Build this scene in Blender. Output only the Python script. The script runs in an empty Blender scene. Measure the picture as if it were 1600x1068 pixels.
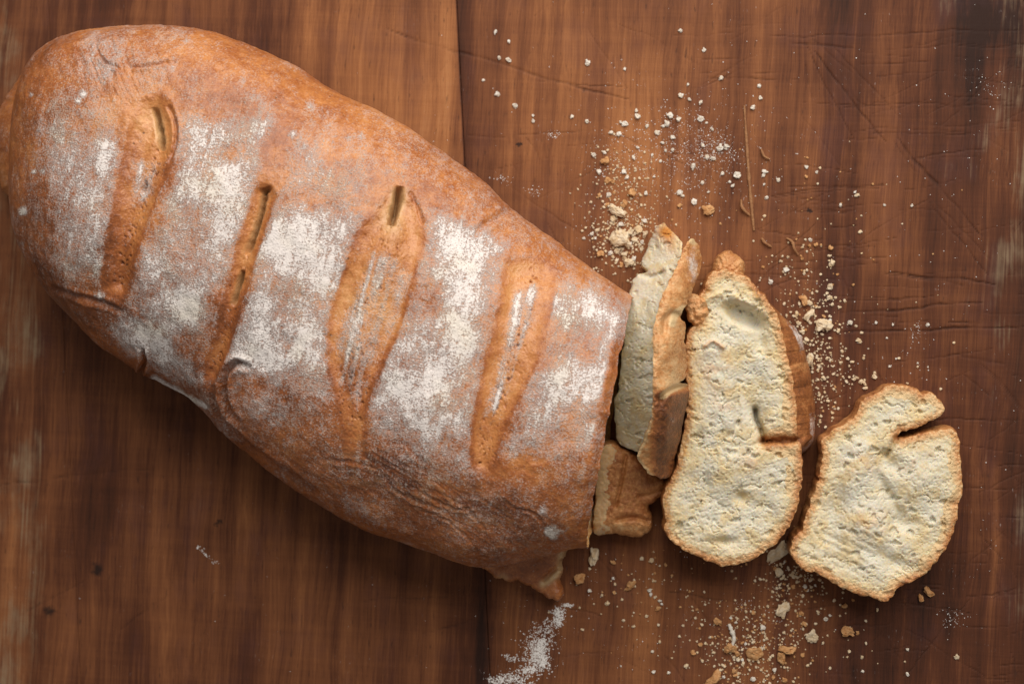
import bpy, math, random
import numpy as np
from mathutils import Vector

# ------------------------------------------------------------------ camera, light, exposure
sc = bpy.context.scene
COL = sc.collection
U = 0.00025                      # one unit of the plan: 0.25 mm (1600 units across the picture at table height)
TILT = math.radians(6.0)
FL, SW = 50.0, 36.0
DIST = 1600*U*FL/SW
cam = bpy.data.cameras.new('camera'); cam.lens = FL; cam.sensor_width = SW
cam.clip_start = 0.01; cam.clip_end = 20
co = bpy.data.objects.new('camera', cam); COL.objects.link(co)
co.location = (DIST*math.sin(TILT), 0, DIST*math.cos(TILT)); co.rotation_euler = (0, TILT, 0)
cam.dof.use_dof = True; cam.dof.focus_distance = DIST-0.040; cam.dof.aperture_fstop = 8.0
sc.camera = co

w = bpy.data.worlds.new('World'); sc.world = w; w.use_nodes = True
w.node_tree.nodes['Background'].inputs[0].default_value = (1.0, 0.95, 0.90, 1)
w.node_tree.nodes['Background'].inputs[1].default_value = 0.215

ld = bpy.data.lights.new('window_light', 'AREA'); ld.shape = 'RECTANGLE'; ld.size = 0.95; ld.size_y = 0.75
ld.energy = 11.3; ld.color = (1.0, 0.955, 0.89)
lo = bpy.data.objects.new('window_light', ld); COL.objects.link(lo)
lo.location = (0.17, 0.54, 0.54)
lo.rotation_euler = (Vector((0.0, 0.0, 0)) - lo.location).to_track_quat('-Z', 'Y').to_euler()
sc.view_settings.view_transform = 'Standard'; sc.view_settings.look = 'None'
sc.view_settings.exposure = 0.0; sc.view_settings.gamma = 1.0; sc.view_settings.use_curve_mapping = False

# ------------------------------------------------------------------ pixel <-> place (the camera's own geometry)
CP = np.array(co.location); CT, ST = math.cos(TILT), math.sin(TILT)
K = SW/FL/1600
def P(px, py, z):
    """the point at height z (units) seen at (px, py)"""
    px = np.asarray(px, float); py = np.asarray(py, float); z = np.asarray(z, float)*U
    a = (px-800)*K; b = -(py-534)*K
    dx = CT*a-ST; dy = b; dz = -ST*a-CT
    t = (z-CP[2])/dz
    return np.stack([CP[0]+t*dx, CP[1]+t*dy, z+0*t], -1)
def proj(w):
    d = w-CP
    a = d[..., 0]*CT-d[..., 2]*ST; b = d[..., 1]; c = -(d[..., 0]*ST+d[..., 2]*CT)
    return a/c/K+800, 534-b/c/K

# ------------------------------------------------------------------ numpy noise
def _h(ix, iy, iz, s):
    n = (ix*374761393 + iy*668265263 + iz*2147483647 + s*974634777) & 0xffffffff
    n = ((n ^ (n >> 13))*1274126177) & 0xffffffff
    n = ((n ^ (n >> 15))*2246822519) & 0xffffffff
    return ((n ^ (n >> 16)) & 0xffff)/65535.0
def vn(x, y, z=None, s=0):
    x = np.asarray(x, float); y = np.asarray(y, float)
    ix = np.floor(x).astype(np.int64); iy = np.floor(y).astype(np.int64)
    fx = x-ix; fy = y-iy
    ux = fx*fx*fx*(fx*(fx*6-15)+10); uy = fy*fy*fy*(fy*(fy*6-15)+10)
    def layer(iz):
        a = _h(ix, iy, iz, s); b = _h(ix+1, iy, iz, s); c = _h(ix, iy+1, iz, s); d = _h(ix+1, iy+1, iz, s)
        return (a+(b-a)*ux)*(1-uy)+(c+(d-c)*ux)*uy
    if z is None: return layer(0)*2-1
    iz = np.floor(z).astype(np.int64); fz = z-iz; uz = fz*fz*(3-2*fz)
    return (layer(iz)*(1-uz)+layer(iz+1)*uz)*2-1
def fbm(x, y, o=3, s=0, z=None):
    r = 0; a = 1; t = 0
    for k in range(o):
        r = r+a*vn(x*2**k+17.3*k, y*2**k+5.1*k, None if z is None else z*2**k, s+k); t += a; a *= 0.5
    return r/t
def worley(x, y, s=0):
    ix = np.floor(x).astype(np.int64); iy = np.floor(y).astype(np.int64)
    best = np.full(np.shape(x), 9.0); ident = np.zeros(np.shape(x))
    for dx in (-1, 0, 1):
        for dy in (-1, 0, 1):
            cx = ix+dx; cy = iy+dy
            d = np.hypot(cx+_h(cx, cy, 1, s)-x, cy+_h(cx, cy, 2, s)-y)
            m = d < best; best = np.where(m, d, best); ident = np.where(m, _h(cx, cy, 3, s), ident)
    return best, ident
def ss(a, b, x):
    t = np.clip((x-a)/(b-a), 0, 1); return t*t*(3-2*t)
def curve(pts, n=10, closed=True):
    p = np.array(pts, float); m = len(p); out = []
    for i in range(m if closed else m-1):
        if closed: a, b, c, d = p[(i-1) % m], p[i], p[(i+1) % m], p[(i+2) % m]
        else: a, b, c, d = p[max(i-1, 0)], p[i], p[i+1], p[min(i+2, m-1)]
        for k in range(n):
            t = k/n
            out.append(0.5*((2*b)+(c-a)*t+(2*a-5*b+4*c-d)*t*t+(3*b-a-3*c+d)*t**3))
    if not closed: out.append(p[-1])
    return np.array(out)
def polydist(x, y, pl, closed):
    """distance to a polyline and nearest point"""
    a = pl; b = np.roll(pl, -1, 0)
    if not closed: a, b = pl[:-1], pl[1:]
    best = np.full(x.shape, 1e9); nx = np.zeros(x.shape); ny = np.zeros(x.shape); tt = np.zeros(x.shape)
    for i in range(len(a)):
        e = b[i]-a[i]; L = max(e@e, 1e-9)
        t = np.clip(((x-a[i, 0])*e[0]+(y-a[i, 1])*e[1])/L, 0, 1)
        qx = a[i, 0]+t*e[0]; qy = a[i, 1]+t*e[1]
        d = (x-qx)**2+(y-qy)**2
        m = d < best; best[m] = d[m]; nx[m] = qx[m]; ny[m] = qy[m]; tt[m] = (i+t[m])/len(a)
    return np.sqrt(best), nx, ny, tt
def inside(x, y, pl):
    c = np.zeros(x.shape, bool); b = np.roll(pl, -1, 0)
    for (x0, y0), (x1, y1) in zip(pl, b):
        if y0 == y1: continue
        m = ((y0 > y) != (y1 > y)) & (x < (x1-x0)*(y-y0)/(y1-y0)+x0)
        c ^= m
    return c
def sdf(x, y, pl, margin=80):
    """+inside, -outside; far points get -margin"""
    out = np.full(x.shape, -float(margin)); lo_, hi = pl.min(0)-margin, pl.max(0)+margin
    m = (x > lo_[0]) & (x < hi[0]) & (y > lo_[1]) & (y < hi[1])
    if m.any():
        d = polydist(x[m], y[m], pl, True)[0]; out[m] = np.where(inside(x[m], y[m], pl), d, -d)
    return out
def pdist(x, y, pl, margin=60):
    out = np.full(x.shape, float(margin)); tt = np.zeros(x.shape); lo_, hi = pl.min(0)-margin, pl.max(0)+margin
    m = (x > lo_[0]) & (x < hi[0]) & (y > lo_[1]) & (y < hi[1])
    if m.any():
        d, _, _, t = polydist(x[m], y[m], pl, False); out[m] = d; tt[m] = t
    return out, tt

# ------------------------------------------------------------------ objects
def thing(name, label, cat, loc=(0, 0, 0), group=None):
    o = bpy.data.objects.new(name, None); COL.objects.link(o); o.location = loc; o.empty_display_size = 0.01
    tag(o, label, cat, group); return o
def tag(o, label, cat, group=None):
    o['label'] = label; o['category'] = cat
    if group: o['group'] = group
def mesh_np(name, v, faces, mat, parent=None, attrs=None, origin=None, smooth=True):
    """faces: (n,4) or (n,3) index array; unused vertices are dropped"""
    faces = np.asarray(faces, np.int64); used, inv = np.unique(faces, return_inverse=True)
    f = inv.reshape(faces.shape).astype(np.int32); v = v[used]
    off = np.array(origin if origin is not None else (parent.location if parent else (0, 0, 0)))
    me = bpy.data.meshes.new(name); n, k = f.shape
    me.vertices.add(len(v)); me.vertices.foreach_set('co', (v-off).astype(np.float32).ravel())
    me.loops.add(n*k); me.loops.foreach_set('vertex_index', f.ravel())
    me.polygons.add(n); me.polygons.foreach_set('loop_start', np.arange(0, n*k, k, dtype=np.int32))
    me.polygons.foreach_set('use_smooth', np.full(n, smooth))
    me.update(calc_edges=True); me.validate()
    for nm, a in (attrs or {}).items():
        at = me.attributes.new(nm, 'FLOAT', 'POINT'); at.data.foreach_set('value', a[used].astype(np.float32))
    me.materials.append(mat)
    o = bpy.data.objects.new(name, me); COL.objects.link(o)
    if parent: o.parent = parent
    elif origin is not None: o.location = origin
    return o

# ------------------------------------------------------------------ node helpers
class NT:
    def __init__(s, name):
        s.m = bpy.data.materials.new(name); s.m.use_nodes = True; s.t = s.m.node_tree; s.t.nodes.clear()
        s.out = s.n('ShaderNodeOutputMaterial'); s.b = s.n('ShaderNodeBsdfPrincipled')
        s.l(s.b.outputs[0], s.out.inputs[0])
        s.tc = s.n('ShaderNodeNewGeometry').outputs['Position']
    def n(s, t): return s.t.nodes.new(t)
    def l(s, a, b): s.t.links.new(a, b)
    def put(s, sock, v):
        if hasattr(v, 'is_output'): s.l(v, sock)
        elif isinstance(v, (tuple, list)) and len(v) == 3 and sock.type == 'RGBA': sock.default_value = (*v, 1)
        else: sock.default_value = v
    def math(s, op, a, b=0.0, c=0.0, clamp=False):
        n = s.n('ShaderNodeMath'); n.operation = op; n.use_clamp = clamp
        for i, q in enumerate((a, b, c)): s.put(n.inputs[i], q)
        return n.outputs[0]
    def mul(s, a, b): return s.math('MULTIPLY', a, b)
    def add(s, a, b): return s.math('ADD', a, b)
    def rng(s, v, a, b, c=0.0, d=1.0, smooth=False):
        n = s.n('ShaderNodeMapRange'); n.interpolation_type = 'SMOOTHSTEP' if smooth else 'LINEAR'
        for i, q in enumerate((v, a, b, c, d)): s.put(n.inputs[i], q)
        return n.outputs[0]
    def mix(s, f, a, b, mode='MIX'):
        n = s.n('ShaderNodeMix'); n.data_type = 'RGBA'; n.blend_type = mode; n.clamp_factor = True
        s.put(n.inputs[0], f); s.put(n.inputs[6], a); s.put(n.inputs[7], b); return n.outputs[2]
    def attr(s, nm):
        n = s.n('ShaderNodeAttribute'); n.attribute_name = nm; return n.outputs['Fac']
    def coords(s, sx, sy, sz=None, rot=0.0, src=None, off=(0, 0, 0)):
        """sizes in units: one noise cell per (sx, sy, sz)"""
        n = s.n('ShaderNodeMapping'); n.vector_type = 'POINT'
        src = src or s.tc
        if rot:
            r = s.n('ShaderNodeMapping'); r.inputs['Rotation'].default_value = (0, 0, rot); s.l(src, r.inputs[0]); src = r.outputs[0]
        s.l(src, n.inputs[0]); n.inputs['Scale'].default_value = (1/(sx*U), 1/(sy*U), 1/((sz or sx)*U)); n.inputs['Location'].default_value = off
        return n.outputs[0]
    def noise(s, vec, detail=3, rough=0.5, dist=0.0):
        n = s.n('ShaderNodeTexNoise'); s.l(vec, n.inputs['Vector']); n.inputs['Scale'].default_value = 1
        n.inputs['Detail'].default_value = detail; n.inputs['Roughness'].default_value = rough; n.inputs['Distortion'].default_value = dist
        return n.outputs['Fac']
    def vor(s, vec, feat='F1', rnd=1.0):
        n = s.n('ShaderNodeTexVoronoi'); n.feature = feat; s.l(vec, n.inputs['Vector']); n.inputs['Scale'].default_value = 1
        n.inputs['Randomness'].default_value = rnd
        return n
    def ramp(s, f, stops):
        n = s.n('ShaderNodeValToRGB'); s.put(n.inputs[0], f); e = n.color_ramp.elements
        while len(e) < len(stops): e.new(0.5)
        for i, (p, c) in enumerate(stops): e[i].position = p; e[i].color = (*c, 1)
        return n.outputs[0]
    def bump(s, h, dist_u, strength=1.0, nrm=None):
        n = s.n('ShaderNodeBump'); s.put(n.inputs['Height'], h); n.inputs['Distance'].default_value = dist_u*U; n.inputs['Strength'].default_value = strength
        if nrm: s.l(nrm, n.inputs['Normal'])
        return n.outputs[0]
    def fin(s, col, rough, nrm=None, spec=0.5):
        s.put(s.b.inputs['Base Color'], col); s.put(s.b.inputs['Roughness'], rough); s.b.inputs['Specular IOR Level'].default_value = spec
        if nrm: s.l(nrm, s.b.inputs['Normal'])
        return s.m

# ------------------------------------------------------------------ materials
def mat_crust():
    k = NT('baked_crust')
    fl, pale, tone = k.attr('flour'), k.attr('pale'), k.attr('tone')
    big = k.noise(k.coords(90, 90), 4, 0.55); med = k.noise(k.coords(16, 16), 5, 0.6); fine = k.noise(k.coords(3.2, 3.2), 3, 0.6)
    tn = k.add(tone, k.add(k.mul(k.add(big, -0.5), 0.95), k.add(k.mul(k.add(med, -0.5), 0.60), k.mul(k.add(fine, -0.5), 0.65))))
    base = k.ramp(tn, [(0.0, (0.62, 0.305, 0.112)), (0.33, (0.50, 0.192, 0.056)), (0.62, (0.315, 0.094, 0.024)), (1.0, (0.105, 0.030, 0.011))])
    # dark pinholes and blisters
    v = k.vor(k.coords(13, 13)); sep = k.n('ShaderNodeSeparateColor'); k.l(v.outputs['Color'], sep.inputs[0])
    pin = k.mul(k.rng(v.outputs['Distance'], 0.07, 0.16, 1, 0), k.math('GREATER_THAN', sep.outputs[0], 0.86))
    base = k.mix(k.mul(pin, 0.75), base, (0.07, 0.028, 0.012))
    base = k.mix(pale, base, k.mix(med, (0.66, 0.47, 0.25), (0.50, 0.30, 0.13)))
    # flour: clumps, streaks along the scores, single grains
    cl = k.noise(k.coords(11, 11), 5, 0.68); st = k.noise(k.coords(6, 42, 20, rot=math.radians(14)), 4, 0.6); gr = k.noise(k.coords(2.6, 2.6), 2, 0.8)
    cl2 = k.noise(k.coords(38, 38), 3, 0.6)
    pat = k.add(k.mul(cl, 0.50), k.add(k.mul(st, 0.55), k.add(k.mul(gr, 1.30), k.mul(cl2, 0.45))))   # about 1.05 on average
    lvl = k.add(k.mul(k.add(fl, -0.66), 0.68), k.mul(k.add(pat, -1.40), 1.05))
    film = k.rng(lvl, -0.33, 0.14, 0, 0.46, True)
    thick = k.rng(lvl, -0.05, 0.25, 0, 0.90, True)
    grain = k.math('GREATER_THAN', k.add(k.mul(gr, 1.0), k.mul(fl, 0.22)), 0.755)
    grain = k.mul(grain, k.rng(fl, 0.03, 0.2, 0, 0.62))
    cov = k.math('MAXIMUM', k.math('MAXIMUM', film, thick), grain)
    vy = k.noise(k.coords(60, 60, off=(7, 3, 1)), 2)
    fcol = k.mix(k.rng(vy, 0.5, 0.72, 0, 0.7), (0.80, 0.745, 0.71), (0.78, 0.72, 0.60))
    col = k.mix(k.math('MINIMUM', cov, 0.95), base, fcol)
    rough = k.rng(cov, 0, 0.6, 0.33, 0.95)
    n1 = k.bump(k.add(k.mul(med, 0.6), k.mul(fine, 0.5)), 2.6, 0.8)
    n2 = k.bump(k.add(k.mul(thick, 0.7), k.mul(k.mul(gr, cov), 0.9)), 1.9, 0.8, n1)
    return k.fin(col, rough, n2, 0.5)
def mat_crumb():
    k = NT('bread_crumb')
    d, dk = k.attr('rim'), k.attr('toast_shade')
    med = k.noise(k.coords(30, 30), 4, 0.6); fine = k.noise(k.coords(5, 5), 4, 0.65); tiny = k.noise(k.coords(1.8, 1.8), 2, 0.6)
    base = k.ramp(med, [(0.28, (0.64, 0.605, 0.51)), (0.50, (0.625, 0.565, 0.43)), (0.60, (0.61, 0.50, 0.31)), (0.80, (0.60, 0.44, 0.23))])
    base = k.mix(k.rng(fine, 0.52, 0.72, 0, 0.42), base, (0.60, 0.48, 0.28))
    base = k.mix(k.rng(fine, 0.22, 0.42, 0.35, 0), base, (0.74, 0.70, 0.59))
    br = k.mix(k.rng(fine, 0.35, 0.65), (0.62, 0.33, 0.115), (0.36, 0.14, 0.036))
    edge = k.rng(k.add(d, k.mul(k.add(fine, -0.5), 22)), 4, 15, 1, 0, True)
    tan = k.rng(k.add(d, k.mul(k.add(med, -0.5), 26)), 10, 34, 0.55, 0, True)
    base = k.mix(tan, base, (0.70, 0.53, 0.28))
    base = k.mix(k.mul(edge, 0.9), base, br)
    base = k.mix(dk, base, k.mix(fine, (0.60, 0.27, 0.06), (0.36, 0.12, 0.025)))
    pw = k.vor(k.coords(4.5, 4.5)).outputs['Distance']
    n1 = k.bump(k.add(k.mul(fine, 0.7), k.add(k.mul(tiny, 0.35), k.mul(k.math('MINIMUM', pw, 0.5), 0.15))), 1.8, 0.55)
    k.b.inputs['Subsurface Weight'].default_value = 0.5; k.b.inputs['Subsurface Radius'].default_value = (1, 0.6, 0.3); k.b.inputs['Subsurface Scale'].default_value = 0.0022
    return k.fin(base, 0.8, n1, 0.25)
def mat_slice_crust():
    k = NT('slice_crust')
    d, fl, tone = k.attr('rim'), k.attr('flour'), k.attr('tone')
    med = k.noise(k.coords(18, 18), 4, 0.6); fine = k.noise(k.coords(4.5, 4.5), 4, 0.65); tiny = k.noise(k.coords(2, 2), 2, 0.6)
    tn = k.add(tone, k.add(k.mul(k.add(med, -0.5), 0.8), k.mul(k.add(fine, -0.5), k.rng(k.attr('gran'), 0, 1, 0.55, 1.7))))
    base = k.ramp(tn, [(0.0, (0.66, 0.43, 0.215)), (0.3, (0.56, 0.260, 0.092)), (0.6, (0.34, 0.118, 0.034)), (1.0, (0.10, 0.031, 0.011))])
    inner = k.rng(k.add(d, k.mul(k.add(fine, -0.5), 24)), 2.5, 15, 0, 0.88, True)
    base = k.mix(inner, base, (0.68, 0.50, 0.27))
    gr = k.noise(k.coords(2.6, 2.6), 2, 0.7); cl = k.noise(k.coords(13, 13), 4, 0.65)
    cov = k.rng(k.add(fl, k.add(k.mul(gr, 0.45), k.mul(cl, 0.6))), 0.88, 1.25, 0, 0.85, True)
    base = k.mix(cov, base, (0.80, 0.765, 0.72))
    n1 = k.bump(k.add(k.mul(fine, 0.8), k.mul(tiny, 0.5)), 3.0, 0.8)
    return k.fin(base, k.rng(cov, 0, 0.5, 0.42, 0.95), n1, 0.45)
def mat_flour():
    k = NT('flour_powder')
    f = k.noise(k.coords(9, 9), 3)
    return k.fin(k.mix(f, (0.80, 0.77, 0.75), (0.76, 0.71, 0.66)), 0.95, k.bump(k.noise(k.coords(2, 2), 2), 1.2, 0.6), 0.1)
def mat_bit(name, a, b):
    k = NT(name); f = k.noise(k.coords(7, 7), 4, 0.65)
    return k.fin(k.mix(k.rng(f, 0.35, 0.65), a, b), 0.8, k.bump(k.noise(k.coords(2.5, 2.5), 3), 2.0, 0.7), 0.25)

# knife marks on the board: (x0,y0,x1,y1,width,depth)
CUTS = [(1388,425,1558,444,2.6,1.0),(1380,428,1500,440,1.8,.7),(1470,436,1506,450,3.2,.8),(1300,474,1480,461,1.2,.6),(1318,490,1536,472,2.0,1.0),
        (1278,521,1600,508,2.2,1.0),(1395,567,1555,545,1.3,.7),(1498,556,1570,568,3.6,.5),(1270,80,1385,225,1.7,.9),(1400,215,1530,365,2.0,.9),(1408,225,1470,300,3.4,.55),
        (1200,60,1600,45,1.6,.6),(1230,68,1335,76,2.6,.6),(1310,420,1335,475,1.4,.6),(600,45,985,160,2.8,.75),(655,155,700,95,3.0,.5),(1280,653,1600,655,1.5,.7),
        (1045,925,1165,941,2.2,.8),(1080,935,1140,1010,2.0,.5),(890,948,940,960,1.6,.6),(1255,163,1600,164,1.1,.5),(1330,203,1600,205,1.2,.5),(1240,332,1380,318,1.0,.5),
        (20,968,135,905,2.4,.7),(180,985,270,930,2.4,.5),(130,830,155,765,3.0,.5),(155,765,165,780,3.0,.4),(0,760,240,730,2.4,.4),(660,990,740,965,2.2,.6),(310,850,345,875,2.5,.0),
        (1163,180,1178,340,0,0),(845,1030,1000,1012,1.4,.3),(940,200,1080,260,1.4,.35),(730,215,790,213,1.6,.3),(1362,560,1385,600,1.3,.5),(1100,120,1250,128,1.6,.4),(560,940,700,930,2.0,.3),
        (1040,440,1235,430,1.3,.5),(1120,640,1600,712,.9,.35),(1290,760,1600,765,1.0,.4),(1480,700,1590,1000,1.2,.3)]
_r = random.Random(8)
for _ in range(210):
    x_, y_ = (_r.uniform(1150, 1600), _r.uniform(0, 1068)) if _r.random() < 0.7 else (_r.uniform(720, 1300), _r.uniform(0, 1068))
    a_ = _r.choice([_r.gauss(0, 0.07), _r.gauss(0, 0.07), _r.gauss(0.95, 0.25), _r.gauss(-0.5, 0.3)]); l_ = _r.uniform(30, 190)
    CUTS.append((x_, y_, x_+l_*math.cos(a_), y_+l_*math.sin(a_), _r.uniform(0.7, 1.5), _r.uniform(0.2, 0.5)))
def mat_wood():
    k = NT('old_brown_wood')
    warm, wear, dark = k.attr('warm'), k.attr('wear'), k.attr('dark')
    R = math.radians(2.85)
    wob = k.n('ShaderNodeVectorMath'); wob.operation = 'ADD'
    nz = k.n('ShaderNodeTexNoise'); k.l(k.coords(120, 260), nz.inputs['Vector']); nz.inputs['Scale'].default_value = 1
    sb = k.n('ShaderNodeVectorMath'); sb.operation = 'SUBTRACT'; k.l(nz.outputs['Color'], sb.inputs[0]); sb.inputs[1].default_value = (.5, .5, .5)
    sc_ = k.n('ShaderNodeVectorMath'); sc_.operation = 'SCALE'; k.l(sb.outputs[0], sc_.inputs[0]); sc_.inputs['Scale'].default_value = 26*U
    k.l(k.tc, wob.inputs[0]); k.l(sc_.outputs[0], wob.inputs[1]); W = wob.outputs[0]
    g1 = k.noise(k.coords(4.5, 420, rot=R, src=W), 4, 0.6)
    g2 = k.noise(k.coords(26, 900, rot=R, src=W, off=(3, 1, 0)), 3, 0.55)
    g3 = k.noise(k.coords(170, 420, rot=R), 3, 0.5)
    g4 = k.noise(k.coords(1.7, 60, rot=R, src=W), 3, 0.6)
    cross = k.noise(k.coords(190, 4.0, rot=R), 4, 0.65); cross2 = k.noise(k.coords(300, 22, rot=R, off=(5, 5, 0)), 3, 0.6)
    fleck = k.noise(k.coords(5, 26, rot=R, off=(1, 9, 0)), 3, 0.6)
    f = k.add(k.mul(g1, 0.30), k.add(k.mul(g2, 0.52), k.add(k.mul(g3, 0.85), k.add(k.mul(g4, 0.30), k.add(k.mul(cross, 0.06), k.mul(cross2, 0.14))))))
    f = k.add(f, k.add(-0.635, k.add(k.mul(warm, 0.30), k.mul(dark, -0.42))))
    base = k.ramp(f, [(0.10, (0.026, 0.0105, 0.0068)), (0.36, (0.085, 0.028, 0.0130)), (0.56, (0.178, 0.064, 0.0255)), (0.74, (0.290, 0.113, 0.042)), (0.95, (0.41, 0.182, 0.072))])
    # reddish / purple stains
    stn = k.noise(k.coords(75, 130, rot=R, off=(8, 2, 0)), 4, 0.6)
    base = k.mix(k.rng(stn, 0.52, 0.72, 0, 0.5), base, k.mix(0.5, base, (0.085, 0.036, 0.040)))
    base = k.mix(k.rng(k.mul(fleck, 1), 0.62, 0.72, 0, 0.55), base, (0.040, 0.018, 0.012))
    wn = k.rng(k.add(wear, k.add(k.mul(k.add(g1, -0.5), 0.9), k.mul(k.add(stn, -0.5), 1.6))), 0.35, 0.95, 0, 0.85, True)
    base = k.mix(wn, base, k.mix(g2, (0.20, 0.135, 0.070), (0.31, 0.235, 0.150)))
    # floury haze in the grain
    hz = k.mul(k.rng(k.noise(k.coords(2.2, 9, rot=R), 2), 0.66, 0.78), k.rng(k.noise(k.coords(60, 60, off=(2, 4, 4)), 3), 0.56, 0.72))
    base = k.mix(k.mul(hz, 0.45), base, (0.55, 0.47, 0.44))
    # knife marks
    w2 = k.n('ShaderNodeVectorMath'); w2.operation = 'ADD'
    nz2 = k.n('ShaderNodeTexNoise'); k.l(k.coords(34, 34), nz2.inputs['Vector']); nz2.inputs['Scale'].default_value = 1
    s2 = k.n('ShaderNodeVectorMath'); s2.operation = 'SUBTRACT'; k.l(nz2.outputs['Color'], s2.inputs[0]); s2.inputs[1].default_value = (.5, .5, .5)
    s3 = k.n('ShaderNodeVectorMath'); s3.operation = 'MULTIPLY'; k.l(s2.outputs[0], s3.inputs[0]); s3.inputs[1].default_value = (7*U, 7*U, 0)
    k.l(k.tc, w2.inputs[0]); k.l(s3.outputs[0], w2.inputs[1])
    s4 = k.n('ShaderNodeVectorMath'); s4.operation = 'MULTIPLY'; k.l(w2.outputs[0], s4.inputs[0]); s4.inputs[1].default_value = (1, 1, 0)
    tot = k.attr('cut')
    brk = k.rng(k.noise(k.coords(16, 16, off=(4, 0, 2)), 3), 0.3, 0.55, 0.35, 1)
    cut = k.mul(tot, brk)
    base = k.mix(k.rng(cut, 0.05, 0.9, 0, 0.8), base, (0.022, 0.010, 0.007))
    # nail holes
    for (x, y, r) in ((152, 889, 13), (78, 953, 12), (340, 816, 7), (1266, 331, 5), (810, 225, 5)):
        c = P(x, y, 0); vd = k.n('ShaderNodeVectorMath'); vd.operation = 'DISTANCE'; k.l(s4.outputs[0], vd.inputs[0]); vd.inputs[1].default_value = (c[0], c[1], 0)
        base = k.mix(k.rng(k.add(vd.outputs['Value'], k.mul(k.add(k.noise(k.coords(9, 9), 3, 0.7), -0.5), 26*U)), r*0.2*U, r*U, 0.85, 0, True), base, (0.014, 0.009, 0.008))
    h = k.add(k.add(k.mul(g1, 0.5), k.mul(g4, 0.45)), k.add(k.mul(cross, 0.18), k.add(k.mul(cut, -1.0), k.mul(fleck, -0.2))))
    nb = k.bump(h, 2.2, 0.55)
    rough = k.add(0.56, k.mul(g3, 0.25))
    return k.fin(base, rough, nb, 0.14)

M_crust, M_crumb, M_sl, M_flour, M_wood = mat_crust(), mat_crumb(), mat_slice_crust(), mat_flour(), mat_wood()
M_toast = mat_bit('toasted_bits', (0.58, 0.33, 0.15), (0.38, 0.165, 0.055))
M_pale = mat_bit('pale_bits', (0.68, 0.57, 0.42), (0.58, 0.41, 0.23))
M_white = mat_bit('floury_bits', (0.68, 0.64, 0.58), (0.62, 0.53, 0.42))
M_splint = mat_bit('raised_fibre', (0.34, 0.17, 0.075), (0.24, 0.105, 0.045))

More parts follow.
